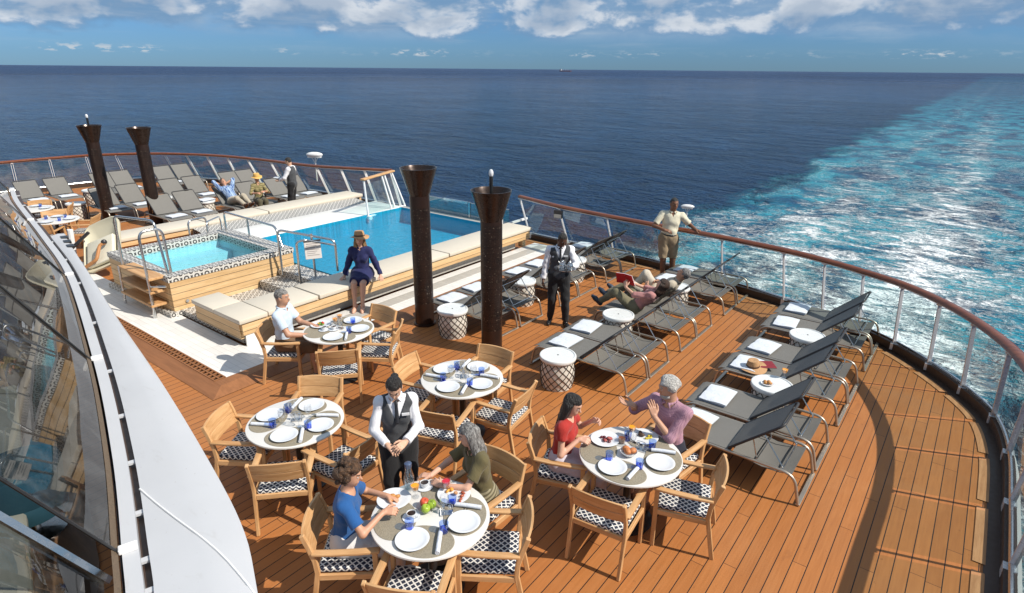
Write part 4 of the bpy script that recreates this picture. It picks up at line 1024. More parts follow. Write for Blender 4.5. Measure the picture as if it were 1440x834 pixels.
# ================================================================== DINING CHAIRS
def make_chair(loc, rz, label, group):
    r = thing('armchair', label, 'chair', loc, rz, group)
    hw = .255
    def poly_strip(cl, w):       # outline of a bent stick in the y-z plane
        P = [Vector((0, a, b)) for a, b in cl]; A = []; B = []
        for i, p in enumerate(P):
            q = (P[min(i+1, len(P)-1)] - P[max(i-1, 0)]).normalized(); n_ = Vector((0, -q.z, q.y)); A.append((p.y+n_.y*w/2, p.z+n_.z*w/2)); B.append((p.y-n_.y*w/2, p.z-n_.z*w/2))
        return A + B[::-1]
    for s_ in (-1, 1):
        m = MB(); m.prism_x(poly_strip([(-.315, 0), (-.275, .22), (-.235, .44), (-.245, .56), (-.285, .70), (-.325, .815)], .042), s_*hw-.016, s_*hw+.016)
        m.build('rear_leg', MT['teakv'], r, bevel=.005)
        m = MB(); m.box((s_*hw, .232, .315), (.036, .042, .63)); m.build('front_leg', MT['teakv'], r, bevel=.005)
        m = MB(); m.prism_x(poly_strip([(-.262, .640), (-.1, .636), (.1, .640), (.275, .652)], .026), s_*(hw+.004)-.031, s_*(hw+.004)+.031); m.build('armrest', MT['teaky'], r, bevel=.008, seg=2)
        m = MB(); m.box((s_*hw, 0, .395), (.028, .45, .055)); m.build('side_rail', MT['teaky'], r, bevel=.004)
    for y_ in (.232, -.245):
        m = MB(); m.box((0, y_, .395), (2*hw-.03, .026, .055)); m.build('cross_rail', MT['teak'], r, bevel=.004)
    for z0, z1 in ((.585, .695), (.700, .812)):
        m = MB(); n = 8; rows = []
        for i in range(n+1):
            u = -1+2*i/n; x_ = u*(hw-.012); cv = -.030*(1-u*u)
            yy = lambda z: -.245-(z-.56)*.315 + cv
            crown = .010*(1-u*u) if z1 > .75 else 0
            rows.append([(x_, yy(z0)-.010, z0), (x_, yy(z0)+.012, z0), (x_, yy(z1)+.012, z1+crown), (x_, yy(z1)-.010, z1+crown)])
        m.sheet(rows, closed=True); m.add(rows[0], [(3, 2, 1, 0)]); m.add(rows[-1], [(0, 1, 2, 3)]); m.build('back_slat', MT['teak'], r, bevel=.003, smooth=30)
    m = MB(); m.box((0, -.006, .435), (.462, .47, .052)); m.build('woven_seat', MT['weave'], r, bevel=.018, seg=3)
    return r
chair0 = None
tables = {}
def chair(tname, ang, dist, label, turn=0.0):
    """chair whose back stands dist from the table centre, seen from the table in direction ang"""
    global chair0
    cx, cy = tables[tname]; a = R_(ang); u = Vector((math.cos(a), math.sin(a)))
    p = Vector((cx, cy)) + u*(dist-.30); rz = a + PI/2 + R_(turn)
    grp = 'teak armchairs round the dining tables'
    if chair0 is None: chair0 = make_chair((p.x, p.y, 0), rz, label, grp); return chair0
    return dup(chair0, (p.x, p.y, 0), rz, label, grp)

# ================================================================== TABLES AND TABLEWARE
def make_table(loc, label):
    r = thing('dining_table', label, 'table', loc, 0, 'round dining tables')
    m = MB(); m.lathe([(0, .722), (.46, .722), (.488, .728), (.495, .738), (.493, .750), (.485, .752), (0, .752)], 56); m.build('tabletop', MT['tabletop'], r, smooth=40)
    m = MB(); m.lathe([(.045, .02), (.038, .06), (.038, .70), (.12, .722)], 16); m.build('pedestal', MT['black'], r, smooth=50)
    m = MB(); m.lathe([(0, 0), (.27, 0), (.272, .012), (.25, .022), (.05, .034), (0, .034)], 36); m.build('base_disc', MT['black'], r, smooth=40)
    return r
table0 = None
def table(key, x, y, label):
    global table0
    tables[key] = (x, y)
    if table0 is None: table0 = make_table((x, y, 0), label); return table0
    return dup(table0, (x, y, 0), 0, label)
TZ = .7525
protos = {}
def item(kind, build, x, y, z, rz, label, cat, group):
    if kind in protos:
        return dup(protos[kind], (x, y, z), rz, label, group)
    o = build(label, cat, group); o.location = (x, y, z); o.rotation_euler = (0, 0, rz); protos[kind] = o; return o
def b_mat(l, c, g):
    m = MB(); m.lathe([(0, 0), (.235, 0), (.240, .002), (.235, .004), (0, .004)], 40, sy=.74, c=(.0, 0, 0)); return tag(m.build('placemat', MT['mat'], smooth=0), l, c, g)
def b_plate(l, c, g):
    m = MB(); m.lathe([(0, 0), (.07, 0), (.078, .004), (.105, .010), (.132, .020), (.136, .022), (.130, .0235), (.104, .0145), (.082, .0095), (0, .008)], 40); return tag(m.build('plate', MT['china'], smooth=45), l, c, g)
def b_saucer(l, c, g):
    r = thing('coffee_cup', l, c, group=g)
    m = MB(); m.lathe([(0, 0), (.045, 0), (.072, .010), (.075, .012), (.045, .006), (0, .005)], 28); m.build('saucer', MT['china'], r)
    m = MB(); m.lathe([(0, .006), (.022, .006), (.036, .03), (.040, .058), (.037, .058), (.033, .034), (.020, .012), (0, .011)], 24); m.tube([(.038, 0, .048), (.058, 0, .045), (.056, 0, .026), (.034, 0, .022)], .004, 6); cp = m.build('cup', MT['china'], r, smooth=50)
    m = MB(); m.lathe([(0, .050), (.0355, .050)], 20); m.build('coffee', MT['coffee'], cp, fixn=False)
    return r
def b_napkin(l, c, g):
    r = thing('napkin_roll', l, c, group=g)
    m = MB(); m.tube([(0, -.115, .018), (0, -.04, .020), (0, .04, .021), (0, .115, .017)], .019, 10); o = m.build('napkin', MT['napkin'], r, smooth=60)
    for x_ in (-.006, .008):
        m = MB(); m.box((x_, .135, .028), (.010, .07, .003)); m.build('cutlery_handle', MT['cutlery'], r)
    return r
def b_tumbler(l, c, g):
    r = thing('blue_tumbler', l, c, group=g)
    m = MB(); m.lathe([(.033, .018), (.036, .05), (.039, .095), (.037, .095), (.0335, .05), (.030, .02)], 22); m.build('glass_wall', MT['blueglass'], r, smooth=60)
    m = MB(); m.lathe([(0, 0), (.031, 0), (.033, .006), (.0335, .045), (0, .045)], 22); m.build('glass_base', MT['bluebase'], r, smooth=40)
    return r
def b_goblet(l, c, g):
    m = MB(); m.lathe([(0, 0), (.033, 0), (.033, .003), (.006, .006), (.005, .06), (.024, .075), (.038, .105), (.040, .13), (.036, .160), (.0345, .160), (.038, .13), (.036, .106), (.022, .079), (0, .072)], 22); return tag(m.build('stemmed_glass', MT['clearglass'], smooth=60), l, c, g)
def b_juice(l, c, g, mt='juice'):
    r = thing('juice_glass', l, c, group=g)
    m = MB(); m.lathe([(0, 0), (.033, 0), (.033, .003), (.006, .006), (.005, .05), (.024, .065), (.038, .10), (.041, .135), (.0395, .135), (.036, .10), (.022, .069), (0, .063)], 22); gq = m.build('glass', MT['clearglass'], r, smooth=60)
    m = MB(); m.lathe([(0, .068), (.021, .073), (.0345, .10), (.037, .120), (0, .120)], 20); m.build('drink', MT[mt], gq, smooth=40)
    return r
def b_caddy(l, c, g):
    r = thing('condiment_caddy', l, c, group=g)
    m = MB(); m.box((0, 0, .006), (.11, .06, .010)); m.tube(bend([(-.05, 0, .01), (-.05, 0, .10), (.05, 0, .10), (.05, 0, .01)], .03), .003, 6); m.build('tray', MT['steel'], r)
    for x_ in (-.027, .027):
        m = MB(); m.lathe([(0, .011), (.017, .011), (.019, .04), (.014, .062), (0, .062)], 14, c=(x_, 0, 0)); sk = m.build('shaker', MT['clearglass'], r, smooth=50)
        m = MB(); m.lathe([(.0145, .062), (.014, .078), (0, .082)], 14, c=(x_, 0, 0)); m.build('cap', MT['steel'], sk, smooth=50)
    return r
def b_cutlery(l, c, g):
    r = thing('cutlery', l, c, group=g)
    m = MB(); m.box((-.012, -.03, .003), (.008, .12, .003)); m.box((-.012, .06, .003), (.018, .07, .003)); m.build('fork', MT['cutlery'], r, bevel=.001)
    m = MB(); m.box((.012, -.04, .003), (.009, .11, .003)); m.box((.012, .055, .003), (.014, .10, .0025)); m.build('knife', MT['cutlery'], r, bevel=.001)
    return r

def setting(key, ang, side, tdesc, what):
    cx, cy = tables[key]; a = R_(ang); u = Vector((math.cos(a), math.sin(a))); rt = Vector((-u.y, u.x)); rz = a + PI/2
    def P(rad, tg):
        rad += random.uniform(-.012, .012); tg += random.uniform(-.018, .018); return (cx + u.x*rad + rt.x*tg, cy + u.y*rad + rt.y*tg)
    at = '%s %s' % (side, tdesc)
    if 'm' in what:
        p = P(.295, .03); item('mat', b_mat, p[0], p[1], TZ, rz, 'oval taupe straw placemat ' + at, 'placemat', 'straw placemats')
    if 'p' in what:
        p = P(.305, -.045); item('plate', b_plate, p[0], p[1], TZ+.0045, rz, 'empty white dinner plate ' + at, 'plate', 'white dinner plates')
    if 'n' in what:
        p = P(.30, .145); item('napkin', b_napkin, p[0], p[1], TZ+.0045, rz + random.uniform(-.2, .2), 'rolled white napkin with cutlery ' + at, 'napkin', 'rolled napkins')
    if 't' in what:
        p = P(.165, .165); item('tumbler', b_tumbler, p[0], p[1], TZ+.0005, random.uniform(0, 3), 'short blue tumbler ' + at, 'glass', 'blue tumblers')
    if 'g' in what:
        p = P(.115, .075); item('goblet', b_goblet, p[0], p[1], TZ+.0005, 0, 'clear stemmed glass ' + at, 'glass', 'clear stemmed glasses')
    if 'c' in what:
        p = P(.20, -.20); item('cutlery', b_cutlery, p[0], p[1], TZ+.001, rz + .4, 'loose knife and fork ' + at, 'cutlery', 'loose cutlery')
def put(key, kind, build, dx, dy, rz, label, cat, group, dz=0.0):
    cx, cy = tables[key]; return item(kind, build, cx+dx, cy+dy, TZ+.001+dz, rz, label, cat, group)

SIDE = {'near': 'on the near side of', 'left': 'on the left side of', 'far': 'on the far side of', 'right': 'on the right side of'}
TD = {'T1': 'the table with the apples', 'TE': 'the table with the bread basket', 'TC': 'the table behind the grey-haired woman', 'TB': 'the table beside the white cover', 'TA': 'the table with two orange juices',
      'TF': 'the table by the pool lift', 'TG': 'the farthest table'}
table('T1', -3.04, 2.89, 'front round dining table with apples between the women in blue and olive')
table('TE', -2.13, 4.71, 'round dining table with a bread basket before the man in pink')
table('TC', -4.46, 4.87, 'empty round dining table laid for four behind the grey-haired woman')
table('TB', -5.19, 3.06, 'empty round dining table laid for four beside the white cover panel')
table('TA', -6.82, 4.87, 'round dining table with two orange juices beside the man in pale blue')
table('TF', -17.55, 4.80, 'far round dining table by the beige pool lift')
table('TG', -19.4, 4.85, 'farthest round dining table, half hidden by the glass wall')
# chairs: (table, direction, distance of the back, label)
CH = [('T1', -61, .80, 'empty teak chair cut off by the bottom edge at the front table with the apples', 0), ('T1', 31, .80, 'empty teak chair on the right of the front table with the apples', 0), ('T1', 92, .98, 'teak chair of the grey-haired woman in olive', 0), ('T1', -139, .96, 'teak chair of the curly-haired woman in blue', 0),
      ('TE', -84, .79, 'empty teak chair on the near side of the table with the bread basket', 0), ('TE', 14, .84, 'empty teak chair on the right of the table with the bread basket', 0), ('TE', 78, .95, 'teak chair of the man in the pink shirt', 0), ('TE', -164, .95, 'teak chair of the woman in red', 0),
      ('TC', -69, .90, 'empty teak chair with its back to the camera behind the waitress', 0), ('TC', 10, .84, 'empty teak chair on the right of the table behind the grey-haired woman', 0), ('TC', 100, .80, 'empty teak chair at the foot of the front bronze column', 0), ('TC', -170, .82, 'empty teak chair just left of the table behind the waitress', 0),
      ('TB', -48, .80, 'empty teak chair at the bottom of the table beside the white cover', 0), ('TB', -143, .82, 'empty teak chair squeezed between its table and the white cover', 0), ('TB', 128, .85, 'empty teak chair on the far side of the table beside the white cover', 0), ('TB', 10, .92, 'empty teak chair directly behind the curly-haired woman in blue', 0),
      ('TA', -38, .84, 'empty teak chair with its back to the camera at the table with two juices', 0), ('TA', -142, 1.05, 'teak chair of the man in the pale blue shirt', 0), ('TA', 92, .86, 'empty teak chair in front of the woman in navy', 0), ('TA', 38, .84, 'empty teak chair seen from the side near the second bronze column', 0),
      ('TF', 55, .85, 'far teak chair right of the table by the pool lift', 0), ('TF', 165, .85, 'far teak chair behind the table by the pool lift', 0), ('TF', -40, .8, 'far teak chair in front of the table by the pool lift', 0), ('TG', 60, .85, 'teak chair behind the farthest table', 0), ('TG', 150, .85, 'teak chair in the far corner beyond the farthest table', 0), ('TG', -120, .85, 'teak chair between the farthest table and the glass wall', 0)]
for a in CH: chair(*a[:4], turn=a[4] + random.uniform(-5, 5))
for key, lst in {'T1': [('near', -61, 'mpnt'), ('right', 31, 'mpntg'), ('far', 98, 'mc'), ('left', -137, 'mt')],
                 'TE': [('near', -84, 'mpnt'), ('right', 14, 'mpnt'), ('far', 80, 'mtg'), ('left', -163, 'mtc')],
                 'TC': [('near', -69, 'mpntg'), ('right', 10, 'mpntg'), ('far', 100, 'mpntg'), ('left', -170, 'mpntg')],
                 'TB': [('near', -50, 'mpntg'), ('right', 28, 'mpng'), ('far', 118, 'mpntg'), ('left', -150, 'mpntg')],
                 'TA': [('near', -45, 'mpnt'), ('right', 40, 'mpt'), ('far', 108, 'mpg'), ('left', -128, 'mc')],
                 'TF': [('right', 55, 'pnt'), ('far', 165, 'pnt'), ('near', -40, 'pt')], 'TG': [('right', 60, 'pnt'), ('far', 150, 'pt')]}.items():
    for sd_, ang, what in lst: setting(key, ang, SIDE[sd_], TD[key], what)
for key in ('T1', 'TE', 'TC', 'TB', 'TA'):
    d = {'T1': (.09, .10), 'TE': (.05, .12)}.get(key, (0.0, 0.02))
    put(key, 'caddy', b_caddy, d[0], d[1], random.uniform(0, 3), 'small salt and pepper caddy in the middle of ' + TD[key], 'caddy', 'salt and pepper caddies')
# --- front table food
def b_bowl(l, c, g):
    m = MB(); m.lathe([(0, 0), (.04, 0), (.06, .012), (.085, .04), (.083, .041), (.056, .016), (0, .006)], 28); return tag(m.build('fruit_bowl', MT['clearglass'], smooth=60), l, c, g)
put('T1', 'bowl', b_bowl, -.08, .03, 0, 'clear glass bowl holding three apples on the front table', 'bowl', None)
def apple(dx, dy, dz, mat, label):
    m = MB(); m.lathe([(.004, .058), (.018, .066), (.034, .058), (.040, .036), (.034, .012), (.018, .002), (.004, .006)], 18); 
    o = m.build('apple', mat, smooth=80); o.location = (tables['T1'][0]+dx, tables['T1'][1]+dy, TZ+.010+dz)
    st_ = MB(); st_.tube([(0, 0, .058), (.004, 0, .078)], .002, 5); st_.build('stem', MT['lattice'], o)
    o.rotation_euler = (random.uniform(-.3, .3), random.uniform(-.3, .3), 0); return tag(o, label, 'apple', 'apples in the glass bowl')
gm = simple('green apple skin', (.30, .42, .04), .3, var=.2, scale=15); rm = simple('red apple skin', (.55, .09, .04), .3, var=.35, scale=14)
apple(-.125, .045, .006, rm, 'red apple in the glass bowl'); apple(-.045, .075, .006, gm, 'green apple at the back of the glass bowl'); apple(-.06, -.01, .006, gm, 'green apple at the front of the glass bowl')
put('T1', 'coffee', b_saucer, -.10, -.12, .3, 'white cup of black coffee before the woman in blue', 'coffee cup', 'cups of coffee')
put('T1', 'coffee', b_saucer, -.30, .23, 1.5, 'white cup of black coffee before the grey-haired woman', 'coffee cup', 'cups of coffee')
put('T1', 'redj', lambda l, c, g: b_juice(l, c, g, 'redjuice'), -.10, .30, 0, 'stemmed glass of red berry drink on the front table', 'glass', None)
def b_carafe(l, c, g):
    r = thing('water_carafe', l, c, group=g)
    m = MB(); m.lathe([(0, 0), (.046, 0), (.048, .01), (.047, .12), (.03, .19), (.028, .24), (.026, .24), (.028, .19), (.044, .12), (.044, .012), (0, .008)], 24); m.build('glass_body', MT['clearglass'], r, smooth=60)
    m = MB(); m.lathe([(0, .01), (.043, .012), (.043, .115), (0, .118)], 20); m.build('water', thin_glass('water in carafe', (.8, .88, .92), 1.4, ior=1.33, extra=.03), r, smooth=60)
    m = MB(); m.lathe([(.031, .225), (.033, .235), (.033, .262), (.02, .272), (0, .274)], 18); m.tube(bend([(.03, 0, .245), (.07, 0, .24), (.065, 0, .12), (.046, 0, .11)], .03), .006, 6); m.build('lid_and_handle', simple('blue steel lid', (.12, .16, .26), .3, metal=.6), r, smooth=50)
    return r
put('T1', 'carafe', b_carafe, -.40, .14, 2.5, 'tall clear water carafe with a blue grey lid beside the waitress', 'carafe', None)
def food_plate(key, dx, dy, label, parts, rad=1.0):
    r = thing('filled_plate', label, 'plate of food', (tables[key][0]+dx, tables[key][1]+dy, TZ+.004))
    m = MB(); m.lathe([(0, 0), (.075, 0), (.10, .008), (.142, .020), (.145, .022), (.138, .0235), (.10, .0135), (0, .008)], 36); o = m.build('plate', MT['china'], r, smooth=45)
    for (nm, mat, blobs) in parts:
        m = MB()
        for (bx, by, bz, rx, ry, rz_) in blobs:
            m.ball((bx, by, bz), rx, 9, ry=ry, rz=rz_, rot=Euler((random.uniform(-.4, .4), random.uniform(-.4, .4), random.uniform(0, 3))).to_matrix())
        m.build(nm, mat, r, smooth=80)
    return r
F = lambda n, c, **k: simple(n, c, .5, var=.3, scale=40, bump=.4, bscale=80, **k)
egg = F('boiled egg brown', (.45, .22, .10)); mango = F('orange melon', (.75, .33, .05)); saus = F('sausage', (.33, .07, .03)); crust = F('golden crust', (.48, .22, .06)); plum = F('dark berries', (.12, .02, .03)); pep = F('yellow pepper', (.65, .50, .04)); meat = F('dark roast', (.07, .035, .02)); leafm = F('salad leaf', (.12, .22, .03)); bun = F('glazed bun', (.50, .18, .06)); redf = F('tomato red', (.55, .04, .02))
food_plate('T1', -.02, .31, 'plate with sausages, an egg and melon before the grey-haired woman', [('sausage', saus, [(.08+.02*k, -.02+.035*(-k+1), .024, .024, .013, .012) for k in range(-1, 3)]), ('egg', egg, [(.02, .0, .032, .022, .017, .018)]), ('melon', mango, [(-.05, .02, .028, .03, .018, .014), (-.06, -.015, .026, .025, .014, .012)])])
food_plate('T1', -.38, -.06, 'plate with a croissant under the hands of the woman in blue', [('croissant', crust, [(-.03, .0, .03, .045, .024, .022), (.01, .03, .028, .03, .02, .018), (.0, -.035, .028, .03, .02, .018)])])
food_plate('TE', -.31, .05, 'plate of dark fruit and bread before the woman in red', [('berries', plum, [(.0+.02*k, .02*((k*7) % 3-1), .022, .02, .016, .013) for k in range(-2, 4)]), ('bread', F('red ham', (.35, .08, .07)), [(.04, .02, .03, .04, .022, .015), (.02, -.03, .026, .03, .02, .012)])])
food_plate('TE', -.02, .33, 'plate of roast meat and yellow peppers before the man in pink', [('roast_meat', meat, [(-.03, .0, .026, .04, .026, .018), (-.055, .03, .024, .03, .02, .014)]), ('peppers', pep, [(.035+.015*(k % 3), -.02+.018*k, .022, .018, .012, .010) for k in range(5)])])
food_plate('TA', -.30, -.08, 'plate of salad and fruit before the man in the pale blue shirt', [('salad', leafm, [(.02*k, .02*((k*5) % 3-1), .024, .025, .018, .014) for k in range(-2, 3)]), ('fruit', redf, [(.03, .02, .035, .02, .02, .015), (-.01, .035, .034, .018, .016, .014)]), ('melon', mango, [(-.03, -.02, .032, .022, .016, .012)])])
def b_basket(l, c, g):
    r = thing('bread_basket', l, c, group=g)
    m = MB(); m.lathe([(0, 0), (.05, 0), (.07, .02), (.085, .045), (.082, .046), (.066, .022), (0, .006)], 24); m.build('bowl', MT['china'], r, smooth=50)
    for k, (bx, by) in enumerate(((-.03, 0), (.035, .01), (0, -.03))):
        m = MB(); m.ball((bx, by, .055), .042, 12, ry=.034, rz=.030, rot=Euler((0, 0, k*1.3)).to_matrix()); m.build('bread_roll', bun, r, smooth=80)
    return r
put('TE', 'basket', b_basket, -.01, -.02, 0, 'small white bowl of glazed bread rolls on the table with the man in pink', 'bread basket', None)
put('T1', 'juice', b_juice, -.27, .09, 0, 'stemmed glass of orange juice before the woman in blue', 'glass', 'glasses of orange juice')
put('TE', 'juice', b_juice, -.13, .27, 0, 'stemmed glass of orange juice between the woman in red and the man in pink', 'glass', 'glasses of orange juice')
def b_tea(l, c, g):
    r = thing('tea_glass', l, c, group=g)
    m = MB(); m.lathe([(0, 0), (.035, 0), (.04, .03), (.038, .075), (.036, .075), (.036, .03), (.03, .006), (0, .005)], 20); m.build('glass', MT['clearglass'], r, smooth=60)
    m = MB(); m.lathe([(0, .006), (.03, .007), (.035, .03), (.034, .055), (0, .055)], 18); m.build('tea', F('brown tea', (.20, .06, .015)), r, smooth=40)
    return r
put('TE', 'tea', b_tea, -.16, .12, 0, 'glass of brown tea with a spoon beside the bread rolls', 'glass', None)
put('TA', 'juice', b_juice, -.17, .16, 0, 'taller orange juice, rear one at the table with the man in pale blue', 'glass', 'glasses of orange juice')
put('TA', 'juice', b_juice, -.12, .04, 0, 'shorter nearer orange juice at the table with the man in pale blue', 'glass', 'glasses of orange juice')
put('TA', 'coffee', b_saucer, -.12, -.16, 2.0, 'white coffee cup beside the salad plate of the man in pale blue', 'coffee cup', 'cups of coffee')
put('TA', 'coffee', b_saucer, -.03, -.06, 1.0, 'white coffee cup nearer the middle of the table with two juices', 'coffee cup', 'cups of coffee')
# --- things on the loungers and stools
def hat(name, label, loc, rot, crown, brim, mat, band, wave=.02, h=.11):
    r = thing(name, label, 'hat', loc); r.rotation_euler = rot
    fn = lambda a, rr, z: 1.0
    m = MB(); prof = [(brim, 0), (crown+.02, .006), (crown, .012), (crown*.97, h*.6), (crown*.82, h*.95), (crown*.45, h*.98), (0, h*.90)]
    m.lathe(prof, 32); 
    for i, v in enumerate(m.v):
        rr = math.hypot(v[0], v[1]); a = math.atan2(v[1], v[0])
        if rr > crown+.03: m.v[i] = (v[0], v[1], v[2] + wave*math.sin(2*a) - .01)
    m.add([(0, 0, .004)], []); m.build('straw', mat, r, smooth=50, fixn=False)
    m = MB(); m.lathe([(crown+.004, .012), (crown+.003, .036)], 32); m.build('band', band, r, fixn=False)
    return r
straw = simple('tan straw', (.47, .27, .13), .75, var=.25, scale=60, bump=.5, bscale=120)
straw2 = simple('golden straw', (.62, .38, .11), .75, var=.2, scale=60, bump=.5, bscale=120)
hband = simple('dark brown hat band', (.10, .05, .03), .7)
hat('straw_hat', 'tan straw hat with dark band lying on a towel in the right row', (-1.96, 8.10, .402), (R_(4), R_(-5), .4), .085, .185, straw, hband)
bk = thing('red_magazine', 'dark red magazine lying under the straw hat', 'magazine', (-1.86, 8.24, .412), .6); m = MB(); m.box((0, 0, 0), (.30, .21, .012)); m.build('cover', simple('dark red cover', (.22, .012, .018), .4), bk, bevel=.003)
m = MB(); m.box((0, .003, -.0075), (.29, .20, .006)); m.build('pages', MT['china'], bk)
o = item('juice', b_juice, -1.50, 7.86, .482, 0, 'orange juice on the white stool in the right row', 'glass', 'glasses of orange juice')
ps = thing('pastry_plate', 'small bowl of pastries on the white stool in the right row', 'pastries', (-1.62, 7.55, .482))
m = MB(); m.lathe([(0, 0), (.05, 0), (.08, .012), (.082, .014), (.05, .008), (0, .006)], 24); m.build('saucer', MT['china'], ps)
for k in range(5):
    m = MB(); m.ball((.035*math.cos(k*1.4), .035*math.sin(k*1.4), .022+.012*(k == 4)), .026, 10, ry=.02, rz=.018); m.build('pastry', crust, ps, smooth=80)
item('juice', b_juice, -4.12, 10.40, .482, 0, 'orange drink on the stool behind the reclining man', 'glass', 'glasses of orange juice')
towel(-4.16, 10.28, .5, 'white cloth beside the orange drink behind the reclining man', z=.482)
towel(-18.35, 8.86, .2, 'white cloth on the far stool left of the man in plaid', z=.482)
towel(-18.55, 10.66, .2, 'white cloth on the far stool right of the woman in the yellow hat', z=.482)

# ================================================================== POOL LIFT
lift = thing('pool_lift', 'beige moulded pool lift seat tilted on its arm left of the hot tub', 'pool lift', (-15.0, 4.75, 0))
lm = simple('beige moulded plastic', (.60, .555, .42), .45, var=.06, scale=3)
Mr = Euler((R_(48), R_(-22), R_(38))).to_matrix(); LC = Vector((.22, .02, .62))
m = MB(); n = 20; rows = []
def sq(a, w_, h_, p=5.0):
    c_, s__ = math.cos(a), math.sin(a); return (w_*math.copysign(abs(c_)**(2/p), c_), h_*math.copysign(abs(s__)**(2/p), s__))
for k_, (w_, h_, z_) in enumerate(((.0, .0, -.10), (.36, .50, -.10), (.44, .60, -.03), (.45, .61, .04), (.43, .59, .045), (.36, .50, -.03), (.0, .0, -.035))):
    rows.append([tuple(LC + Mr @ Vector((*sq(2*PI*i/n, w_, h_), z_))) for i in range(n)])
m.sheet(rows, closed=True); m.build('seat_shell', lm, lift, smooth=45)
m = MB(); m.box(LC + Mr @ Vector((0, -.18, .03)), (.66, .62, .10), Mr); m.build('seat_pad', simple('pale seat pad', (.66, .63, .52), .5), lift, bevel=.03, seg=3)
m = MB(); m.tube(bend([LC + Mr @ Vector((-.70, .05, .16)), LC + Mr @ Vector((-.15, .28, .2))], .05), .035, 8); m.build('swing_arm', MT['darkmetal'], lift)
m = MB(); m.tube([(-.55, -.35, .0), (-.5, -.3, .9)], .06, 10); m.box((-.5, -.35, .05), (.5, .4, .09)); m.build('base', MT['white'], lift)
m = MB(); m.tube(bend([LC + Mr @ Vector((-.45, -.5, .1)), LC + Mr @ Vector((.0, -.45, .16)), LC + Mr @ Vector((.12, -.15, .2)), LC + Mr @ Vector((.22, -.12, .16))], .06), .035, 8); m.build('hand_grip', simple('orange brown strap', (.42, .19, .07), .6), lift)
m = MB(); m.ball(LC + Mr @ Vector((.2, -.1, .17)), .06, 10); m.build('knob', MT['darkmetal'], lift)

# ================================================================== SEEN THROUGH THE GLASS
mb = MB(); mb.prism([(-21.0, -2.0), (-2.4, -2.0), (-3.2, .2), (-5.6, 1.2), (-9, 2.1), (-14.7, 3.3), (-21.0, 4.4)], 0.001, .03)
struct('restaurant_floor', mb, wood('dark interior floor', (.10, .055, .03), (.16, .09, .05), axis=0, rough=.4), smooth=0)
ib = thing('window_bench', 'pale bench seen through the glass wall', 'bench', (-7.2, .9, 0), R_(-14))
m = MB(); m.box((0, 0, .40), (4.2, .5, .10)); m.build('seat', simple('pale upholstery', (.50, .46, .38), .8), ib, bevel=.02)
m = MB(); m.box((0, 0, .17), (4.0, .4, .34)); m.build('base', MT['teak'], ib)
for k, (x_, y_, a_) in enumerate(((-6.2, .1, 40), (-7.6, .2, -30), (-9.6, 1.3, 15), (-5.4, -.2, 80))):
    c_ = dup(chair0, (x_, y_, .03), R_(a_), ['teak chair behind the glass, nearest the front edge', 'teak chair behind the glass next to the pale bench', 'teak chair behind the glass at the far end of the bench', 'teak chair behind the lowest glass pane'][k], 'chairs behind the glass wall')
it_ = dup(table0, (-8.6, .6, .03), 0, 'round table indoors behind the glass wall', 'round dining tables')
bl = thing('blue_armchair', 'dark teal tub armchair seen through the glass wall', 'armchair', (-6.5, 1.0, .03), R_(160))
m = MB(); m.lathe([(.30, .42), (.34, .72), (.33, .76), (.29, .74), (.25, .46)], 24); m.build('backrest', simple('dark teal fabric', (.018, .07, .10), .8), bl, smooth=60)
m = MB(); m.lathe([(0, .25), (.30, .25), (.31, .40), (.28, .44), (0, .45)], 24); m.build('seat', simple('dark teal seat fabric', (.022, .085, .12), .8), bl, smooth=50)
m = MB(); m.lathe([(.25, 0), (.25, .02), (.04, .04), (.04, .25)], 20); m.build('pedestal', MT['steel'], bl)

# ================================================================== SHIP ON THE HORIZON
sh = thing('cargo_ship', 'tiny cargo ship far away on the horizon', 'ship', (-4330, 6715, SEA_Z), R_(20)); sh.scale = (.75,)*3
m = MB(); m.prism([(-95, -14), (80, -14), (100, 0), (80, 14), (-95, 14)], 0, 13); m.build('hull', simple('dull red hull', (.20, .07, .06), .6), sh, smooth=0)
m = MB(); m.box((-75, 0, 22), (22, 24, 20)); m.box((-75, 0, 34), (16, 28, 5)); m.build('bridge', MT['white'], sh, smooth=0)
m = MB(); m.box((-90, 0, 30), (8, 8, 20)); m.build('funnel', simple('dull funnel', (.25, .2, .2), .6), sh, smooth=0)
for x_ in (-40, 0, 40):
    m = MB(); m.box((x_, 0, 22), (4, 4, 20)); m.box((x_+8, 0, 30), (20, 2, 2)); m.build('deck_crane', MT['white'], sh, smooth=0)
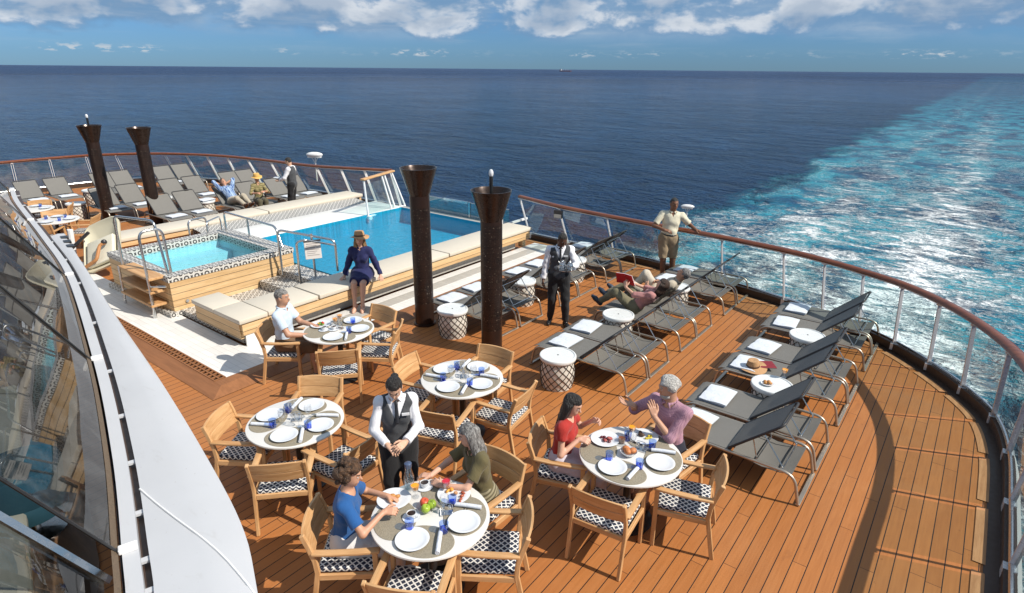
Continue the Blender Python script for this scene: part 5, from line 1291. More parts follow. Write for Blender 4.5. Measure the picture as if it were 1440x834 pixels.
# ================================================================== PEOPLE
# a body is grown as one smooth distance field from tapered limbs and turned into a single continuous surface
def surface_nets(d, org, h):
    ins = d < 0
    nx, ny, nz = d.shape
    c = np.zeros((nx-1, ny-1, nz-1), np.int8)
    for i in (0, 1):
        for j in (0, 1):
            for k in (0, 1): c += ins[i:nx-1+i, j:ny-1+j, k:nz-1+k]
    act = (c > 0) & (c < 8)
    idx = -np.ones(act.shape, np.int64); cells = np.argwhere(act); idx[act] = np.arange(len(cells))
    acc = np.zeros((len(cells), 3)); cnt = np.zeros(len(cells))
    I, J, K = cells.T
    for ax in range(3):
        for u in (0, 1):
            for v in (0, 1):
                o = [0, 0, 0]; o[(ax+1) % 3] = u; o[(ax+2) % 3] = v
                a = d[I+o[0], J+o[1], K+o[2]]; e = list(o); e[ax] = 1
                b = d[I+e[0], J+e[1], K+e[2]]
                cr = (a < 0) != (b < 0); tt = np.where(cr, a/np.where(cr, a-b, 1), 0)
                P = np.zeros((len(cells), 3)); P[:] = o; P[:, ax] += tt
                acc += P*cr[:, None]; cnt += cr
    V = (cells + acc/np.maximum(cnt, 1)[:, None])*h + org
    quads = []
    for ax in range(3):
        a = [slice(None)]*3; b = [slice(None)]*3; a[ax] = slice(0, -1); b[ax] = slice(1, None)
        s0 = ins[tuple(a)]; s1 = ins[tuple(b)]
        for flip in (0, 1):
            E = np.argwhere((s0 & ~s1) if not flip else (~s0 & s1))
            p, q = (ax+1) % 3, (ax+2) % 3
            ok = (E[:, p] > 0) & (E[:, q] > 0) & (E[:, p] < d.shape[p]-1) & (E[:, q] < d.shape[q]-1); E = E[ok]
            def at(dp, dq):
                e = E.copy(); e[:, p] += dp; e[:, q] += dq; return idx[e[:, 0], e[:, 1], e[:, 2]]
            Q = np.stack([at(-1, -1), at(0, -1), at(0, 0), at(-1, 0)], 1)
            quads.append(Q if not flip else Q[:, ::-1])
    return V, np.concatenate(quads)

def nv(v): v = np.asarray(v, float); return v/np.linalg.norm(v)
A_ = lambda *v: np.array(v, float)
class Cone:
    def __init__(s, a, b, ra, rb, planes=()): s.a, s.b, s.ra, s.rb, s.pl = np.asarray(a, float), np.asarray(b, float), ra, rb, planes
    def box(s): r = max(s.ra, s.rb); return np.minimum(s.a, s.b)-r, np.maximum(s.a, s.b)+r
    def ev(s, X, Y, Z):
        ba = s.b-s.a; L2 = max(ba @ ba, 1e-9)
        px, py, pz = X-s.a[0], Y-s.a[1], Z-s.a[2]
        t_ = np.clip((px*ba[0]+py*ba[1]+pz*ba[2])/L2, 0, 1)
        return np.sqrt((px-ba[0]*t_)**2+(py-ba[1]*t_)**2+(pz-ba[2]*t_)**2) - (s.ra+(s.rb-s.ra)*t_)
class Ell:
    def __init__(s, c, M, r, planes=()): s.c, s.M, s.r, s.pl = np.asarray(c, float), np.asarray(M, float), np.asarray(r, float), planes
    def box(s): r = np.sqrt(((s.M*s.r[:, None])**2).sum(0)); return s.c-r, s.c+r
    def ev(s, X, Y, Z):
        px, py, pz = X-s.c[0], Y-s.c[1], Z-s.c[2]
        q = [px*m[0]+py*m[1]+pz*m[2] for m in s.M]
        k0 = np.sqrt(sum((q[i]/s.r[i])**2 for i in range(3))); k1 = np.sqrt(sum((q[i]/s.r[i]**2)**2 for i in range(3)))
        return k0*(k0-1)/np.maximum(k1, 1e-6)
def field(prims, h, k=.03, post=None, e=0.0, wr=0.0, seed=0):
    lo = np.min([p.box()[0] for p in prims], 0)-.03-e; hi = np.max([p.box()[1] for p in prims], 0)+.03+e
    n = np.ceil((hi-lo)/h).astype(int)+2
    d = np.full(n, .5)
    ax = [lo[i]+h*np.arange(n[i]) for i in range(3)]
    for p in prims:
        kk = getattr(p, 'k', k)
        a, b = p.box(); a = a-e-kk-.02; b = b+e+kk+.02
        i0 = np.clip(np.floor((a-lo)/h).astype(int), 0, n-1); i1 = np.clip(np.ceil((b-lo)/h).astype(int)+1, 1, n)
        X = ax[0][i0[0]:i1[0], None, None]; Y = ax[1][None, i0[1]:i1[1], None]; Z = ax[2][None, None, i0[2]:i1[2]]
        v = p.ev(X, Y, Z) - e
        for (pt, nn) in p.pl: v = np.maximum(v, (X-pt[0])*nn[0]+(Y-pt[1])*nn[1]+(Z-pt[2])*nn[2])
        sl = (slice(i0[0], i1[0]), slice(i0[1], i1[1]), slice(i0[2], i1[2])); o = d[sl]
        hh = np.maximum(kk-np.abs(o-v), 0)/kk; d[sl] = np.minimum(o, v)-hh*hh*kk/4
    X = ax[0][:, None, None]; Y = ax[1][None, :, None]; Z = ax[2][None, None, :]
    if wr:
        rg = np.random.RandomState(seed)
        for q in range(5):
            v = rg.normal(size=3)*A_(1, 1, .7); v = v/np.linalg.norm(v)*rg.uniform(28, 62)
            d = d + wr*.5*np.sin(X*v[0]+Y*v[1]+Z*v[2]+rg.uniform(0, 6) + 1.3*np.sin(X*v[1]*.4+Z*v[0]*.5))
    if post is not None: d = post(d, X, Y, Z)
    return surface_nets(d, lo, h)
def np_mesh(name, parts, mats, parent, mi=None):
    V = np.concatenate([p[0] for p in parts]); off = 0; F = []
    for v, f in parts: F.append(f+off); off += len(v)
    F = np.concatenate(F); me = bpy.data.meshes.new(name)
    me.vertices.add(len(V)); me.vertices.foreach_set('co', V.astype(np.float32).ravel())
    me.loops.add(F.size); me.loops.foreach_set('vertex_index', F.astype(np.int32).ravel())
    me.polygons.add(len(F)); me.polygons.foreach_set('loop_start', np.arange(0, F.size, 4, dtype=np.int32)); me.polygons.foreach_set('loop_total', np.full(len(F), 4, np.int32))
    for m_ in (mats if isinstance(mats, (list, tuple)) else [mats]): me.materials.append(m_)
    if mi is not None: me.polygons.foreach_set('material_index', mi(V, F).astype(np.int32))
    me.polygons.foreach_set('use_smooth', np.ones(len(F), bool)); me.update(calc_edges=True)
    o = bpy.data.objects.new(name, me); COL.objects.link(o); o.parent = parent; return o

def ik(a, c, l1, l2, pole):
    a, c = np.asarray(a, float), np.asarray(c, float); v = c-a; L = np.linalg.norm(v); Lm = min(L, (l1+l2)*.995); 
    c = a + v/L*Lm; L = Lm; v = nv(v)
    x = (l1*l1-l2*l2+L*L)/(2*L); y = math.sqrt(max(l1*l1-x*x, 1e-6)); p = np.asarray(pole, float)-a; p = p-v*(p @ v); p = nv(p)
    return a+v*x+p*y, c

class Person:
    def __init__(s, label, loc, heading, H=1.72, female=False, pelvis=(0, 0, None), spine=(0, 0, 1), twist=0.0, look=(0, 0), headtilt=None, skin_m=None, h=.0085):
        s.root = thing('person', label, 'person', loc, R_(heading-90)); s.loc = np.array(loc, float); s.hd = R_(heading-90); s.h = h
        s.s = H/1.75; s.f = female; k = s.s; s.skin = skin_m
        pz = pelvis[2] if pelvis[2] is not None else .935*k
        s.P = A_(pelvis[0], pelvis[1], pz); s.S = nv(spine); s.Rp = A_(1, 0, 0)
        R = A_(math.cos(R_(twist)), math.sin(R_(twist)), 0); R = nv(R - s.S*(R @ s.S)); s.R = R; s.F = np.cross(s.S, R)
        s.C = s.P + s.S*.33*k; s.N = s.P + s.S*.515*k
        w = (.150 if female else .182)*k; shc = s.P + s.S*.455*k
        s.sh = {1: shc+R*w, -1: shc-R*w}
        # head frame
        up = nv(headtilt) if headtilt is not None else nv(s.S*.6+A_(0, 0, 1)*.6)
        yaw, pit = R_(look[0]), R_(look[1]); f0 = A_(-math.sin(yaw), math.cos(yaw), 0)
        hf = nv(f0*math.cos(pit)+A_(0, 0, 1)*math.sin(pit)) if headtilt is None else nv(f0 - up*(f0 @ up))
        hu = nv(A_(0, 0, 1) - hf*hf[2]) if headtilt is None else up
        s.hf, s.hu = hf, hu; s.hr = np.cross(hf, hu)
        s.HC = s.N + nv(s.S*.7+hu*.3)*.075*k + hu*.085*k + hf*.012*k
        s.arm = {}; s.hand = {}; s.leg = {}; s.foot = {}
    def L(s, w):     # world point to the person's own frame
        d = np.asarray(w, float)-s.loc; c, q = math.cos(-s.hd), math.sin(-s.hd); return A_(d[0]*c-d[1]*q, d[0]*q+d[1]*c, d[2])
    def Lv(s, w): c, q = math.cos(-s.hd), math.sin(-s.hd); return A_(w[0]*c-w[1]*q, w[0]*q+w[1]*c, w[2])
    def set_arm(s, side, wrist, pole, hdir=None, pn=(0, 0, -1), curl=.4):
        k = s.s; e, w_ = ik(s.sh[side], wrist, .285*k, .255*k, s.sh[side]+np.asarray(pole, float)); s.arm[side] = (e, w_)
        s.hand[side] = (nv(hdir) if hdir is not None else nv(w_-e), np.asarray(pn, float), curl)
    def hang(s, side, fwd=.03, out=.06): 
        k = s.s; s.set_arm(side, s.sh[side]+A_(side*out, fwd, -.53*k), (side*.3, -1, 0), pn=(-side, .1, 0), curl=.6)
    def set_leg(s, side, ankle, pole, fdir=(0, 1, 0)):
        k = s.s; hp = s.P + s.Rp*side*.092*k - A_(0, 0, .02) ; kn, an = ik(hp, ankle, .425*k, .415*k, hp+np.asarray(pole, float)); s.leg[side] = (hp, kn, an); s.foot[side] = nv(fdir)
    def stand(s, dx=.10, dy=(0, 0), out=8):
        for sd_ in (1, -1): s.set_leg(sd_, A_(sd_*dx, dy[0 if sd_ > 0 else 1], .085), (0.05*sd_, 1, 0), (sd_*math.sin(R_(out)), math.cos(R_(out)), 0))
    def sit(s, reach=.44, dx=.10, fz=.085, back=.02):
        for sd_ in (1, -1): s.set_leg(sd_, A_(sd_*dx, s.P[1]+reach-back, fz), (0, 1, .55), (0, 1, 0))
    # ---- primitive lists
    def torso(s, hem=None, top=True, pelvis=True, planes=()):
        k = s.s; fm = s.f; M = np.array([s.R, s.F, s.S]); pl = list(planes)
        if hem is not None: pl.append((s.P+s.S*hem*k, -s.S))
        q = [Ell(s.P+s.S*.335*k, M, A_(.140 if fm else .162, .100 if fm else .112, .185)*k, pl), Ell(s.P+s.S*.15*k, M, A_(.118 if fm else .142, .092 if fm else .108, .17)*k, pl)]
        if pelvis: q.append(Ell(s.P+s.S*.0*k, np.array([nv(s.R*.5+s.Rp*.5), s.F, s.S]), A_(.165 if fm else .160, .115, .13)*k, pl))
        if fm:
            for sd_ in (1, -1): q.append(Ell(s.P+s.S*.315*k+s.R*sd_*.062*k+s.F*.062*k, M, A_(.056, .050, .060)*k, pl))
        if top:
            for sd_ in (1, -1):
                c_ = Cone(s.N-s.S*.055*k+s.R*sd_*.03*k, s.sh[sd_], .060*k, .054*k, pl); q.append(c_)
        return q
    def arms(s, upto=2.0, extra=0.0, cuff=True):
        k = s.s; q = []; r = (.038, .033, .024) if s.f else (.047, .040, .028)
        for sd_ in (1, -1):
            if sd_ not in s.arm: continue
            e, w_ = s.arm[sd_]; a = s.sh[sd_]
            if upto >= 1:
                q.append(Cone(a, e, r[0]*k+extra, r[1]*k+extra))
                t_ = min(1, upto-1); en = e+(w_-e)*t_; d = nv(w_-e)
                if t_ > 0: 
                    c_ = Cone(e, en, r[1]*k+extra, (r[1]+(r[2]-r[1])*t_)*k+extra, [(en, d)] if upto < 2 or extra else []); c_.k = .02; q.append(c_)
            else:
                d = nv(e-a); en = a+(e-a)*upto; q.append(Cone(a, en+d*.03, r[0]*k+extra, (r[0]+(r[1]-r[0])*upto)*k+extra+.006, [(en, d)]))
        return q
    def legs(s, upto=2.0, extra=0.0):
        k = s.s; q = []; r = (.086, .056, .034) if not s.f else (.084, .053, .032)
        for sd_ in (1, -1):
            hp, kn, an = s.leg[sd_]
            if upto >= 1:
                q.append(Cone(hp, kn, r[0]*k+extra, r[1]*k+extra)); t_ = upto-1; en = kn+(an-kn)*min(1, t_); d = nv(an-kn)
                c_ = Cone(kn, en, r[1]*k+extra, max(r[1]+(r[2]-r[1])*t_, .03)*k+extra*1.15, [(en, d)] if extra else []); c_.k = .03; q.append(c_)
                if not extra: c2 = Cone(kn+(an-kn)*.18-A_(0, 0, 0), kn+(an-kn)*.5, .052*k, .044*k); q.append(c2)
            else:
                d = nv(kn-hp); en = hp+(kn-hp)*upto; q.append(Cone(hp, en+d*.03, r[0]*k+extra, (r[0]+(r[1]-r[0])*upto)*k+extra+.008, [(en, d)]))
        return q
    def feet(s, extra=0.0, sole=0.0):
        q = {}
        for sd_ in (1, -1):
            hp, kn, an = s.leg[sd_]; f = s.foot[sd_]; k = s.s; dn = nv(an-kn); dn = nv(dn - f*(dn @ f))
            q[sd_] = [Cone(an, an+dn*.03*k-f*.02*k, .036*k+extra, .036*k+extra), Cone(an+dn*.045*k-f*.03*k, an+dn*.052*k+f*.10*k, .034*k+extra, .036*k+extra), Cone(an+dn*.052*k+f*.10*k, an+dn*.060*k+f*.165*k, .036*k+extra, .025*k+extra)]
        return q
    def headp(s):
        k = s.s*(.97 if s.f else 1.0); M = np.array([s.hr, s.hf, s.hu]); c = s.HC; f, u, r = s.hf, s.hu, s.hr
        q = [Ell(c+u*.022*k-f*.008*k, M, A_(.074, .093, .098)*k), Ell(c+f*.022*k-u*.045*k, M, A_(.058, .066, .068)*k), Cone(c+f*.086*k+u*.012*k, c+f*.106*k-u*.022*k, .008*k, .0125*k),
             Cone(c+f*.030*k-u*.098*k, c+f*.062*k-u*.094*k, .022*k, .018*k), Cone(c+f*.078*k+u*.030*k-r*.03*k, c+f*.078*k+u*.030*k+r*.03*k, .012*k, .012*k), Cone(c+f*.079*k-u*.054*k-r*.018*k, c+f*.079*k-u*.054*k+r*.018*k, .010*k, .010*k)]
        for p in q[2:]: p.k = .012
        for sd_ in (1, -1):
            e_ = Ell(c+r*sd_*.074*k-f*.006*k-u*.004*k, M, A_(.011, .020, .031)*k); e_.k = .008; q.append(e_)
        nr = .046 if s.f else .055
        q.append(Cone(s.N-s.S*.04*s.s, c-u*.05*k-f*.02*k, (nr+.008)*k, nr*k))
        return q
    def handmesh(s, sd_):
        e, W = s.arm[sd_]; D, Nn, curl = s.hand[sd_]; k = s.s*(.93 if s.f else 1.0)
        Nn = nv(Nn - D*(Nn @ D)); T = np.cross(D, Nn) if sd_ > 0 else np.cross(Nn, D)
        q = []; kn = []
        for i, (off, fl_) in enumerate(((.029, .070), (.0095, .078), (-.010, .072), (-.028, .056))):
            K = W + D*(.086-.004*abs(i-1))*k + T*off*k; q.append(Cone(W+T*off*.55*k+D*.012*k, K, .0165*k, .0118*k)); p = K; d = D; ang = 0
            for j, fr_ in enumerate((.44, .31, .25)):
                ang += curl*(.75, 1.0, .7)[j]; dd = D*math.cos(ang)+Nn*math.sin(ang)+T*(.10-.07*i)*(1-curl*.5); dd = nv(dd); p2 = p+dd*fl_*fr_*k*1.12
                c_ = Cone(p, p2, (.0100-.0009*j)*k, (.0093-.0009*j)*k); c_.k = .004; q.append(c_); p = p2
        b = W+D*.022*k+T*.020*k; d1 = nv(D*.62+T*.72+Nn*.28); m1 = b+d1*.045*k; m2 = m1+nv(D*.85+T*.30+Nn*(.25+.4*curl))*.034*k; m3 = m2+nv(D*.8+T*.05+Nn*(.3+.5*curl))*.026*k
        for a_, b_, r0, r1 in ((b, m1, .0165, .0125), (m1, m2, .0122, .0106), (m2, m3, .0106, .0088)):
            c_ = Cone(a_, b_, r0*k, r1*k); c_.k = .006; q.append(c_)
        fa = Cone(W-nv(W-e)*.06, W+D*.01, (.030 if not s.f else .026)*k, (.025 if not s.f else .022)*k); q.append(fa)
        return field(q, .0048 if s.h < .011 else .0075, k=.010)
    # ---- build
    def body(s, lip=None, brow=None):
        q = s.torso() + s.arms() + s.legs() + s.headp()
        if s.bare_feet:
            for v in s.feet().values(): q += v
        parts = [field(q, s.h, k=.030)] + [s.handmesh(sd_) for sd_ in s.arm]
        c, f, u, r = s.HC, s.hf, s.hu, s.hr; k = s.s
        lipm = lip or simple('lips', (s.tone[0]*.85, s.tone[1]*.55, s.tone[2]*.55), .5); browm = brow or HM['brown']
        def mi(V, F):
            ce = V[F].mean(1)-c; a, b_, d = ce @ r/k, ce @ f/k, ce @ u/k
            m_ = np.zeros(len(F)); m_[(b_ > .07) & (np.abs(d+.056) < .008) & (np.abs(a) < .024)] = 1
            m_[(b_ > .06) & (np.abs(d-.035) < .0045) & (np.abs(a) > .012) & (np.abs(a) < .045)] = 2
            return m_
        bd = np_mesh('body', parts, [s.skin, lipm, browm], s.root, mi)
        for sd_ in (1, -1):
            m = MB(); M = Matrix((Vector(r), Vector(f), Vector(u))).transposed(); p = c+r*sd_*.031*k+f*.0775*k+u*.012*k
            m.ball(Vector(p-f*.002*k), .0105*k, 10, ry=.008*k, rz=.0055*k, rot=M); m.ball(Vector(p+f*.0035*k), .0055*k, 8, rz=.0055*k, ry=.004*k, rot=M, mi=1); m.build('eye', [MT['eyewhite'], MT['black']], bd, smooth=80)
    def garment(s, name, prims, mat, e=.013, k=.03, wr=.004, post=None, h=None):
        return np_mesh(name, [field(prims, h or s.h, k=k, e=e, wr=wr, post=post, seed=len(name)+int(abs(s.loc[0]*100)))], mat, s.root)
    def neckcut(s, r=.075, v=0.0, off=.02):
        c = s.N+s.F*off*s.s; N0, Sd, Fd, Rd, k = s.N, s.S, s.F, s.R, s.s
        def post(d, X, Y, Z):
            d = np.maximum(d, -(np.sqrt((X-c[0])**2+(Y-c[1])**2+(Z-c[2])**2)-r*k))
            if v > 0:
                b = N0-Sd*v*k; x = (X-b[0])*Rd[0]+(Y-b[1])*Rd[1]+(Z-b[2])*Rd[2]; y = (X-b[0])*Fd[0]+(Y-b[1])*Fd[1]+(Z-b[2])*Fd[2]; z = (X-b[0])*Sd[0]+(Y-b[1])*Sd[1]+(Z-b[2])*Sd[2]
                d = np.maximum(d, -np.maximum(np.abs(x)-.40*z, .0-y))
            return d
        return post
    def collar(s, mat, r=.060):
        k = s.s; q = []; n = 12; c = s.N+s.S*.012*k
        pts = [c+(s.R*math.sin(a)*r*.95+s.F*math.cos(a)*r*1.05)*k + s.S*(.012*-math.cos(a))*k for a in np.linspace(.35, 2*PI-.35, n)]
        for a, b in zip(pts, pts[1:]): q.append(Cone(a, b, .013*k, .013*k))
        for sg in (1, -1): q.append(Cone(c+(s.R*sg*.03+s.F*.068)*k-s.S*.005, c+(s.R*sg*.05+s.F*.078)*k-s.S*.04*k, .012*k, .008*k))
        s.garment('collar', q, mat, e=0, k=.012, wr=0, h=min(s.h, .007))
    def shirt(s, mat, sleeve=.62, hem=-.10, neck=.072, v=0.0, e=.014, name='shirt', collar=True, wr=.004):
        q = s.torso(hem=hem)+s.arms(upto=sleeve, extra=.004); s.garment(name, q, mat, e=e, wr=wr, post=s.neckcut(neck, v))
        if collar: s.collar(mat)
    def trousers(s, mat, upto=1.96, e=.016, waist=.10, name='trousers', wr=.004):
        k = s.s; M = np.array([s.Rp, s.F, s.S]); pl = [(s.P+s.S*waist*k, s.S)]
        q = [Ell(s.P, M, A_(.160, .116, .135)*k, pl)] + s.legs(upto=upto, extra=.006)
        s.garment(name, q, mat, e=e, k=.05, wr=wr)
    def shoes(s, mat, e=.008):
        for sd_, q in s.feet(extra=0).items():
            s.garment('shoe', q, mat, e=e, k=.02, wr=0, h=min(s.h, .008))
    def hair(s, style, mat, seed=1):
        k = s.s*(.97 if s.f else 1.0); c, f, u, r = s.HC, s.hf, s.hu, s.hr; M = np.array([r, f, u]); h = min(s.h, .007)
        cap = Ell(c+u*.028*k-f*.014*k, M, A_(.082, .098, .100)*k); q = [cap]; wr = .002; zl, yl = .062, .045
        low = -.045
        if style == 'short': q = [Ell(c+u*.026*k-f*.012*k, M, A_(.080, .097, .101)*k)]; wr = .003
        if style == 'crop': q = [Ell(c+u*.024*k-f*.010*k, M, A_(.0765, .095, .1005)*k)]; wr = .001; zl = .068; low = -.02
        if style == 'wavy': q = [Ell(c+u*.030*k-f*.014*k, M, A_(.087, .103, .106)*k)]; wr = .008; zl = .060
        if style == 'bun': q += [Ell(c+u*.0*k-f*.122*k, M, A_(.040, .034, .038)*k)]; low = -.06
        if style == 'long':
            rg = np.random.RandomState(seed); q = [Ell(c+u*.028*k-f*.014*k, M, A_(.086, .102, .104)*k)]
            for i in range(26):
                a = R_(62 + 236*i/25.); top_ = c+(r*math.sin(a)*.074+f*math.cos(a)*.078)*k+u*.02*k
                L_ = s.hairlen*rg.uniform(.85, 1.05); end = s.N + (r*math.sin(a)*.105+f*math.cos(a)*.11)*k - s.S*(L_-.10)*k + f*.015*k
                mid = (top_+end)/2 + (r*math.sin(a)+f*math.cos(a))*.012*k + rg.normal(size=3)*.004
                q += [Cone(top_, mid, .026*k, .025*k), Cone(mid, end, .025*k, .012*k)]
            wr = .004; low = -9
        if style == 'curly':
            rg = np.random.RandomState(seed); low = -9
            for i in range(150):
                v = nv(rg.normal(size=3)); 
                if v[2] < -.75 or (v @ A_(0, 1, 0) > .25 and v[2] < .35): continue
                p = c+u*.012*k-f*.022*k+(r*v[0]*.105+f*v[1]*.110+u*v[2]*.125)*k; q.append(Ell(p, M, A_(1, 1, 1)*rg.uniform(.016, .028)*k))
                q[-1].k = .010
            wr = .006
        def post(d, X, Y, Z):
            x = (X-c[0])*r[0]+(Y-c[1])*r[1]+(Z-c[2])*r[2]; y = (X-c[0])*f[0]+(Y-c[1])*f[1]+(Z-c[2])*f[2]; z = (X-c[0])*u[0]+(Y-c[1])*u[1]+(Z-c[2])*u[2]
            d = np.maximum(d, -np.maximum(yl*k-y-.25*np.abs(x), z-zl*k-.12*np.abs(x)*0))
            d = np.maximum(d, -np.maximum(np.maximum(.012*k-y, z+.0*k), -.2-z)) if style in ('short', 'crop', 'wavy', 'bun') else d
            if low > -1: d = np.maximum(d, low*k-z)
            return d
        np_mesh('hair', [field(q, h, k=.012 if style == 'curly' else .02, wr=wr, post=post, seed=seed)], mat, s.root)

MT['eyewhite'] = simple('eye white', (.70, .68, .64), .3)
SK = dict(fair=(.60, .355, .255), tan=(.52, .285, .185), asian=(.58, .36, .25), brown=(.20, .095, .055), dark=(.105, .050, .030), olive=(.47, .265, .175))
SKM = {k_: skin(k_ + ' skin', v) for k_, v in SK.items()}
def P_(tone, *a, **k):
    p = Person(*a, skin_m=SKM[tone], **k); p.tone = SK[tone]; p.bare_feet = False; p.hairlen = .3; return p
HM = dict(black=hair_mat('black hair', (.008, .007, .007), (.03, .026, .024)), grey=hair_mat('silver grey hair', (.055, .052, .05), (.36, .35, .34)), white=hair_mat('white grey hair', (.30, .29, .27), (.62, .60, .57), False), brown=hair_mat('dark brown hair', (.025, .014, .009), (.075, .04, .024)),
          curl=hair_mat('dark brown curls', (.030, .016, .009), (.13, .065, .03), False), blond=hair_mat('light brown hair', (.16, .09, .04), (.38, .24, .12)), salt=hair_mat('salt and pepper hair', (.05, .048, .046), (.33, .32, .31), False))
whites = cloth('white shirt cotton', (.74, .74, .78), .8); vestm = cloth('charcoal waistcoat', (.055, .058, .065), .8); blackt = cloth('black trousers', (.014, .014, .016), .8); shoeb = simple('black leather', (.015, .014, .014), .25)
tiem = simple('dark tie', (.012, .013, .018), .6)
def waiter_clothes(p, shirt_sleeve=1.93):
    k = p.s
    p.shirt(whites, sleeve=shirt_sleeve, hem=-.02, neck=.066, e=.013)
    M = np.array([p.R, p.F, p.S]); q = p.torso(hem=-.11, top=False)
    for sd_ in (1, -1): q.append(Cone(p.N-p.S*.06*k+p.R*sd_*.045*k, p.sh[sd_]-p.R*sd_*.045*k-p.S*.005, .058*k, .055*k))
    p.garment('waistcoat', q, vestm, e=.024, k=.035, wr=.003, post=p.neckcut(.078, .24))
    p.trousers(blackt, waist=.09); p.shoes(shoeb)
    f0 = p.N+p.F*.088*k-p.S*.015*k; f1 = p.P+p.S*.30*k+p.F*.145*k
    p.garment('tie', [Cone(f0, f0*.9+f1*.1+p.F*.012, .017*k, .014*k), Cone(f0*.9+f1*.1+p.F*.01, f1, .014*k, .022*k)], tiem, e=0, k=.01, wr=0, h=.006)
    b = p.P+p.S*.385*k+p.F*.150*k+p.R*-.085*k
    m = MB(); m.box(Vector(b), (.075*k, .012, .024*k), Matrix((Vector(p.R), Vector(p.F), Vector(p.S))).transposed()); m.build('name_tag', MT['china'], p.root)

# 1 waitress at the front table
p = P_('asian', 'waitress in a grey waistcoat and tie looking down at her hands beside the front table', (-3.93, 3.36, 0), -40, H=1.66, female=True, spine=(0, .03, 1), look=(-6, -38))
p.stand(.09)
p.set_arm(1, A_(.10, .30, 1.03), (.6, -.6, -.4), hdir=(-.55, .75, -.1), pn=(-.3, .2, -1), curl=.55); p.set_arm(-1, A_(-.06, .31, 1.05), (-.6, -.6, -.4), hdir=(.5, .75, .1), pn=(.5, -.2, -.6), curl=.45)
p.body(brow=MT['black']); waiter_clothes(p); p.hair('bun', HM['black'])
# 2 curly haired woman in blue
p = P_('tan', 'woman with dark curly hair in a royal blue top reaching over her plate', (-3.58, 2.46, 0), 43, H=1.64, female=True, pelvis=(0, -.03, .545), spine=(0, .10, 1), look=(-8, -14))
p.sit(.44); p.set_arm(1, p.L((-3.28, 2.60, .86)), (.9, -.3, -.5), hdir=p.Lv((.75, .65, .05)), pn=(-.6, .0, -.8), curl=.75); p.set_arm(-1, p.L((-3.47, 2.80, .80)), (-.7, -.2, -.6), hdir=p.Lv((.75, .4, -.2)), pn=(.2, 0, -1), curl=.5)
p.body(); p.shirt(cloth('royal blue knit', (.018, .09, .27), .85), sleeve=.74, hem=-.08, neck=.078, collar=False, name='top'); p.trousers(cloth('pale grey linen trousers', (.56, .55, .55), .9)); p.shoes(simple('white shoe', (.6, .6, .58), .5)); p.hair('curly', HM['curl'], 3)
# 3 grey haired woman in olive
p = P_('fair', 'woman with long grey hair in an olive shirt leaning on the front table', (-3.08, 3.58, 0), -112, H=1.66, female=True, pelvis=(0, -.03, .545), spine=(.06, .16, 1), look=(-18, -16))
p.sit(.42); p.set_arm(1, p.L((-3.38, 3.24, .79)), (.9, -.5, -.6), hdir=p.Lv((-.6, -.35, .0)), pn=(0, 0, -1), curl=.55); p.set_arm(-1, p.L((-3.22, 3.19, .79)), (-.8, -.4, -.6), hdir=p.Lv((-.95, .1, .02)), pn=(.3, -.4, -.8), curl=.5)
p.body(); p.shirt(cloth('olive linen', (.115, .095, .045), .9), sleeve=.70, hem=-.16, neck=.072, v=.05); p.trousers(cloth('olive patterned trousers', (.10, .085, .05), .9, stripes=((.26, .23, .15), .028))); p.shoes(simple('tan sandal', (.25, .15, .08), .6)); p.hairlen = .42; p.hair('long', HM['grey'], 5)
# 4 woman in red
p = P_('fair', 'dark-haired woman in a red top eating at the table with the bread basket', (-2.78, 4.52, 0), 17, H=1.66, female=True, pelvis=(0, -.02, .545), spine=(0, .10, 1), look=(-10, -22))
p.sit(.44); p.set_arm(1, p.L((-2.60, 4.52, .83)), (.7, -.6, -.5), hdir=p.Lv((.85, .25, .0)), pn=(-.5, .2, -.8), curl=.8); p.set_arm(-1, p.L((-2.60, 4.76, .92)), (-.5, -.6, -.7), hdir=p.Lv((.75, .1, .30)), pn=(.9, 0, -.2), curl=.85)
p.body(); p.shirt(cloth('red jersey', (.36, .028, .022), .85), sleeve=.45, hem=-.10, neck=.08, v=.06, collar=False, name='top'); p.trousers(cloth('pale lilac trousers', (.55, .50, .56), .9)); p.shoes(simple('beige shoe', (.5, .42, .34), .5)); p.hairlen = .36; p.hair('long', HM['black'], 9)
# 5 man in pink
p = P_('olive', 'grey-haired bearded man in a pink shirt gesturing with both hands', (-2.02, 5.36, 0), -104, H=1.78, pelvis=(0, -.02, .56), spine=(.02, .06, 1), look=(-34, -12))
p.sit(.46); p.set_arm(1, p.L((-2.36, 5.19, .99)), (.6, -.5, -.7), hdir=p.Lv((-.85, -.25, .1)), pn=(-.1, .1, 1), curl=.3); p.set_arm(-1, p.L((-2.10, 5.13, .98)), (-.35, .2, -1), hdir=p.Lv((-.35, .1, .9)), pn=p.Lv((-.7, .6, .0)), curl=.25)
p.body(brow=HM['white']); p.shirt(cloth('pink check shirt', (.45, .255, .31), .85, check=((.30, .16, .23), .016)), sleeve=1.18, hem=-.10, v=.05); p.trousers(cloth('dark navy shorts', (.02, .022, .035), .85), upto=1.12, name='shorts'); p.shoes(simple('brown leather', (.12, .045, .02), .4)); p.hair('wavy', HM['white'], 4)
c_, f_, u_, r_ = p.HC, p.hf, p.hu, p.hr; M3 = np.array([r_, f_, u_])
p.garment('beard', [Ell(c_+f_*.03-u_*.072, M3, A_(.058, .062, .045))], HM['white'], e=.004, k=.01, wr=.003, h=.007, post=lambda d, X, Y, Z: np.maximum(d, (X-c_[0])*u_[0]+(Y-c_[1])*u_[1]+(Z-c_[2])*u_[2]+.058))
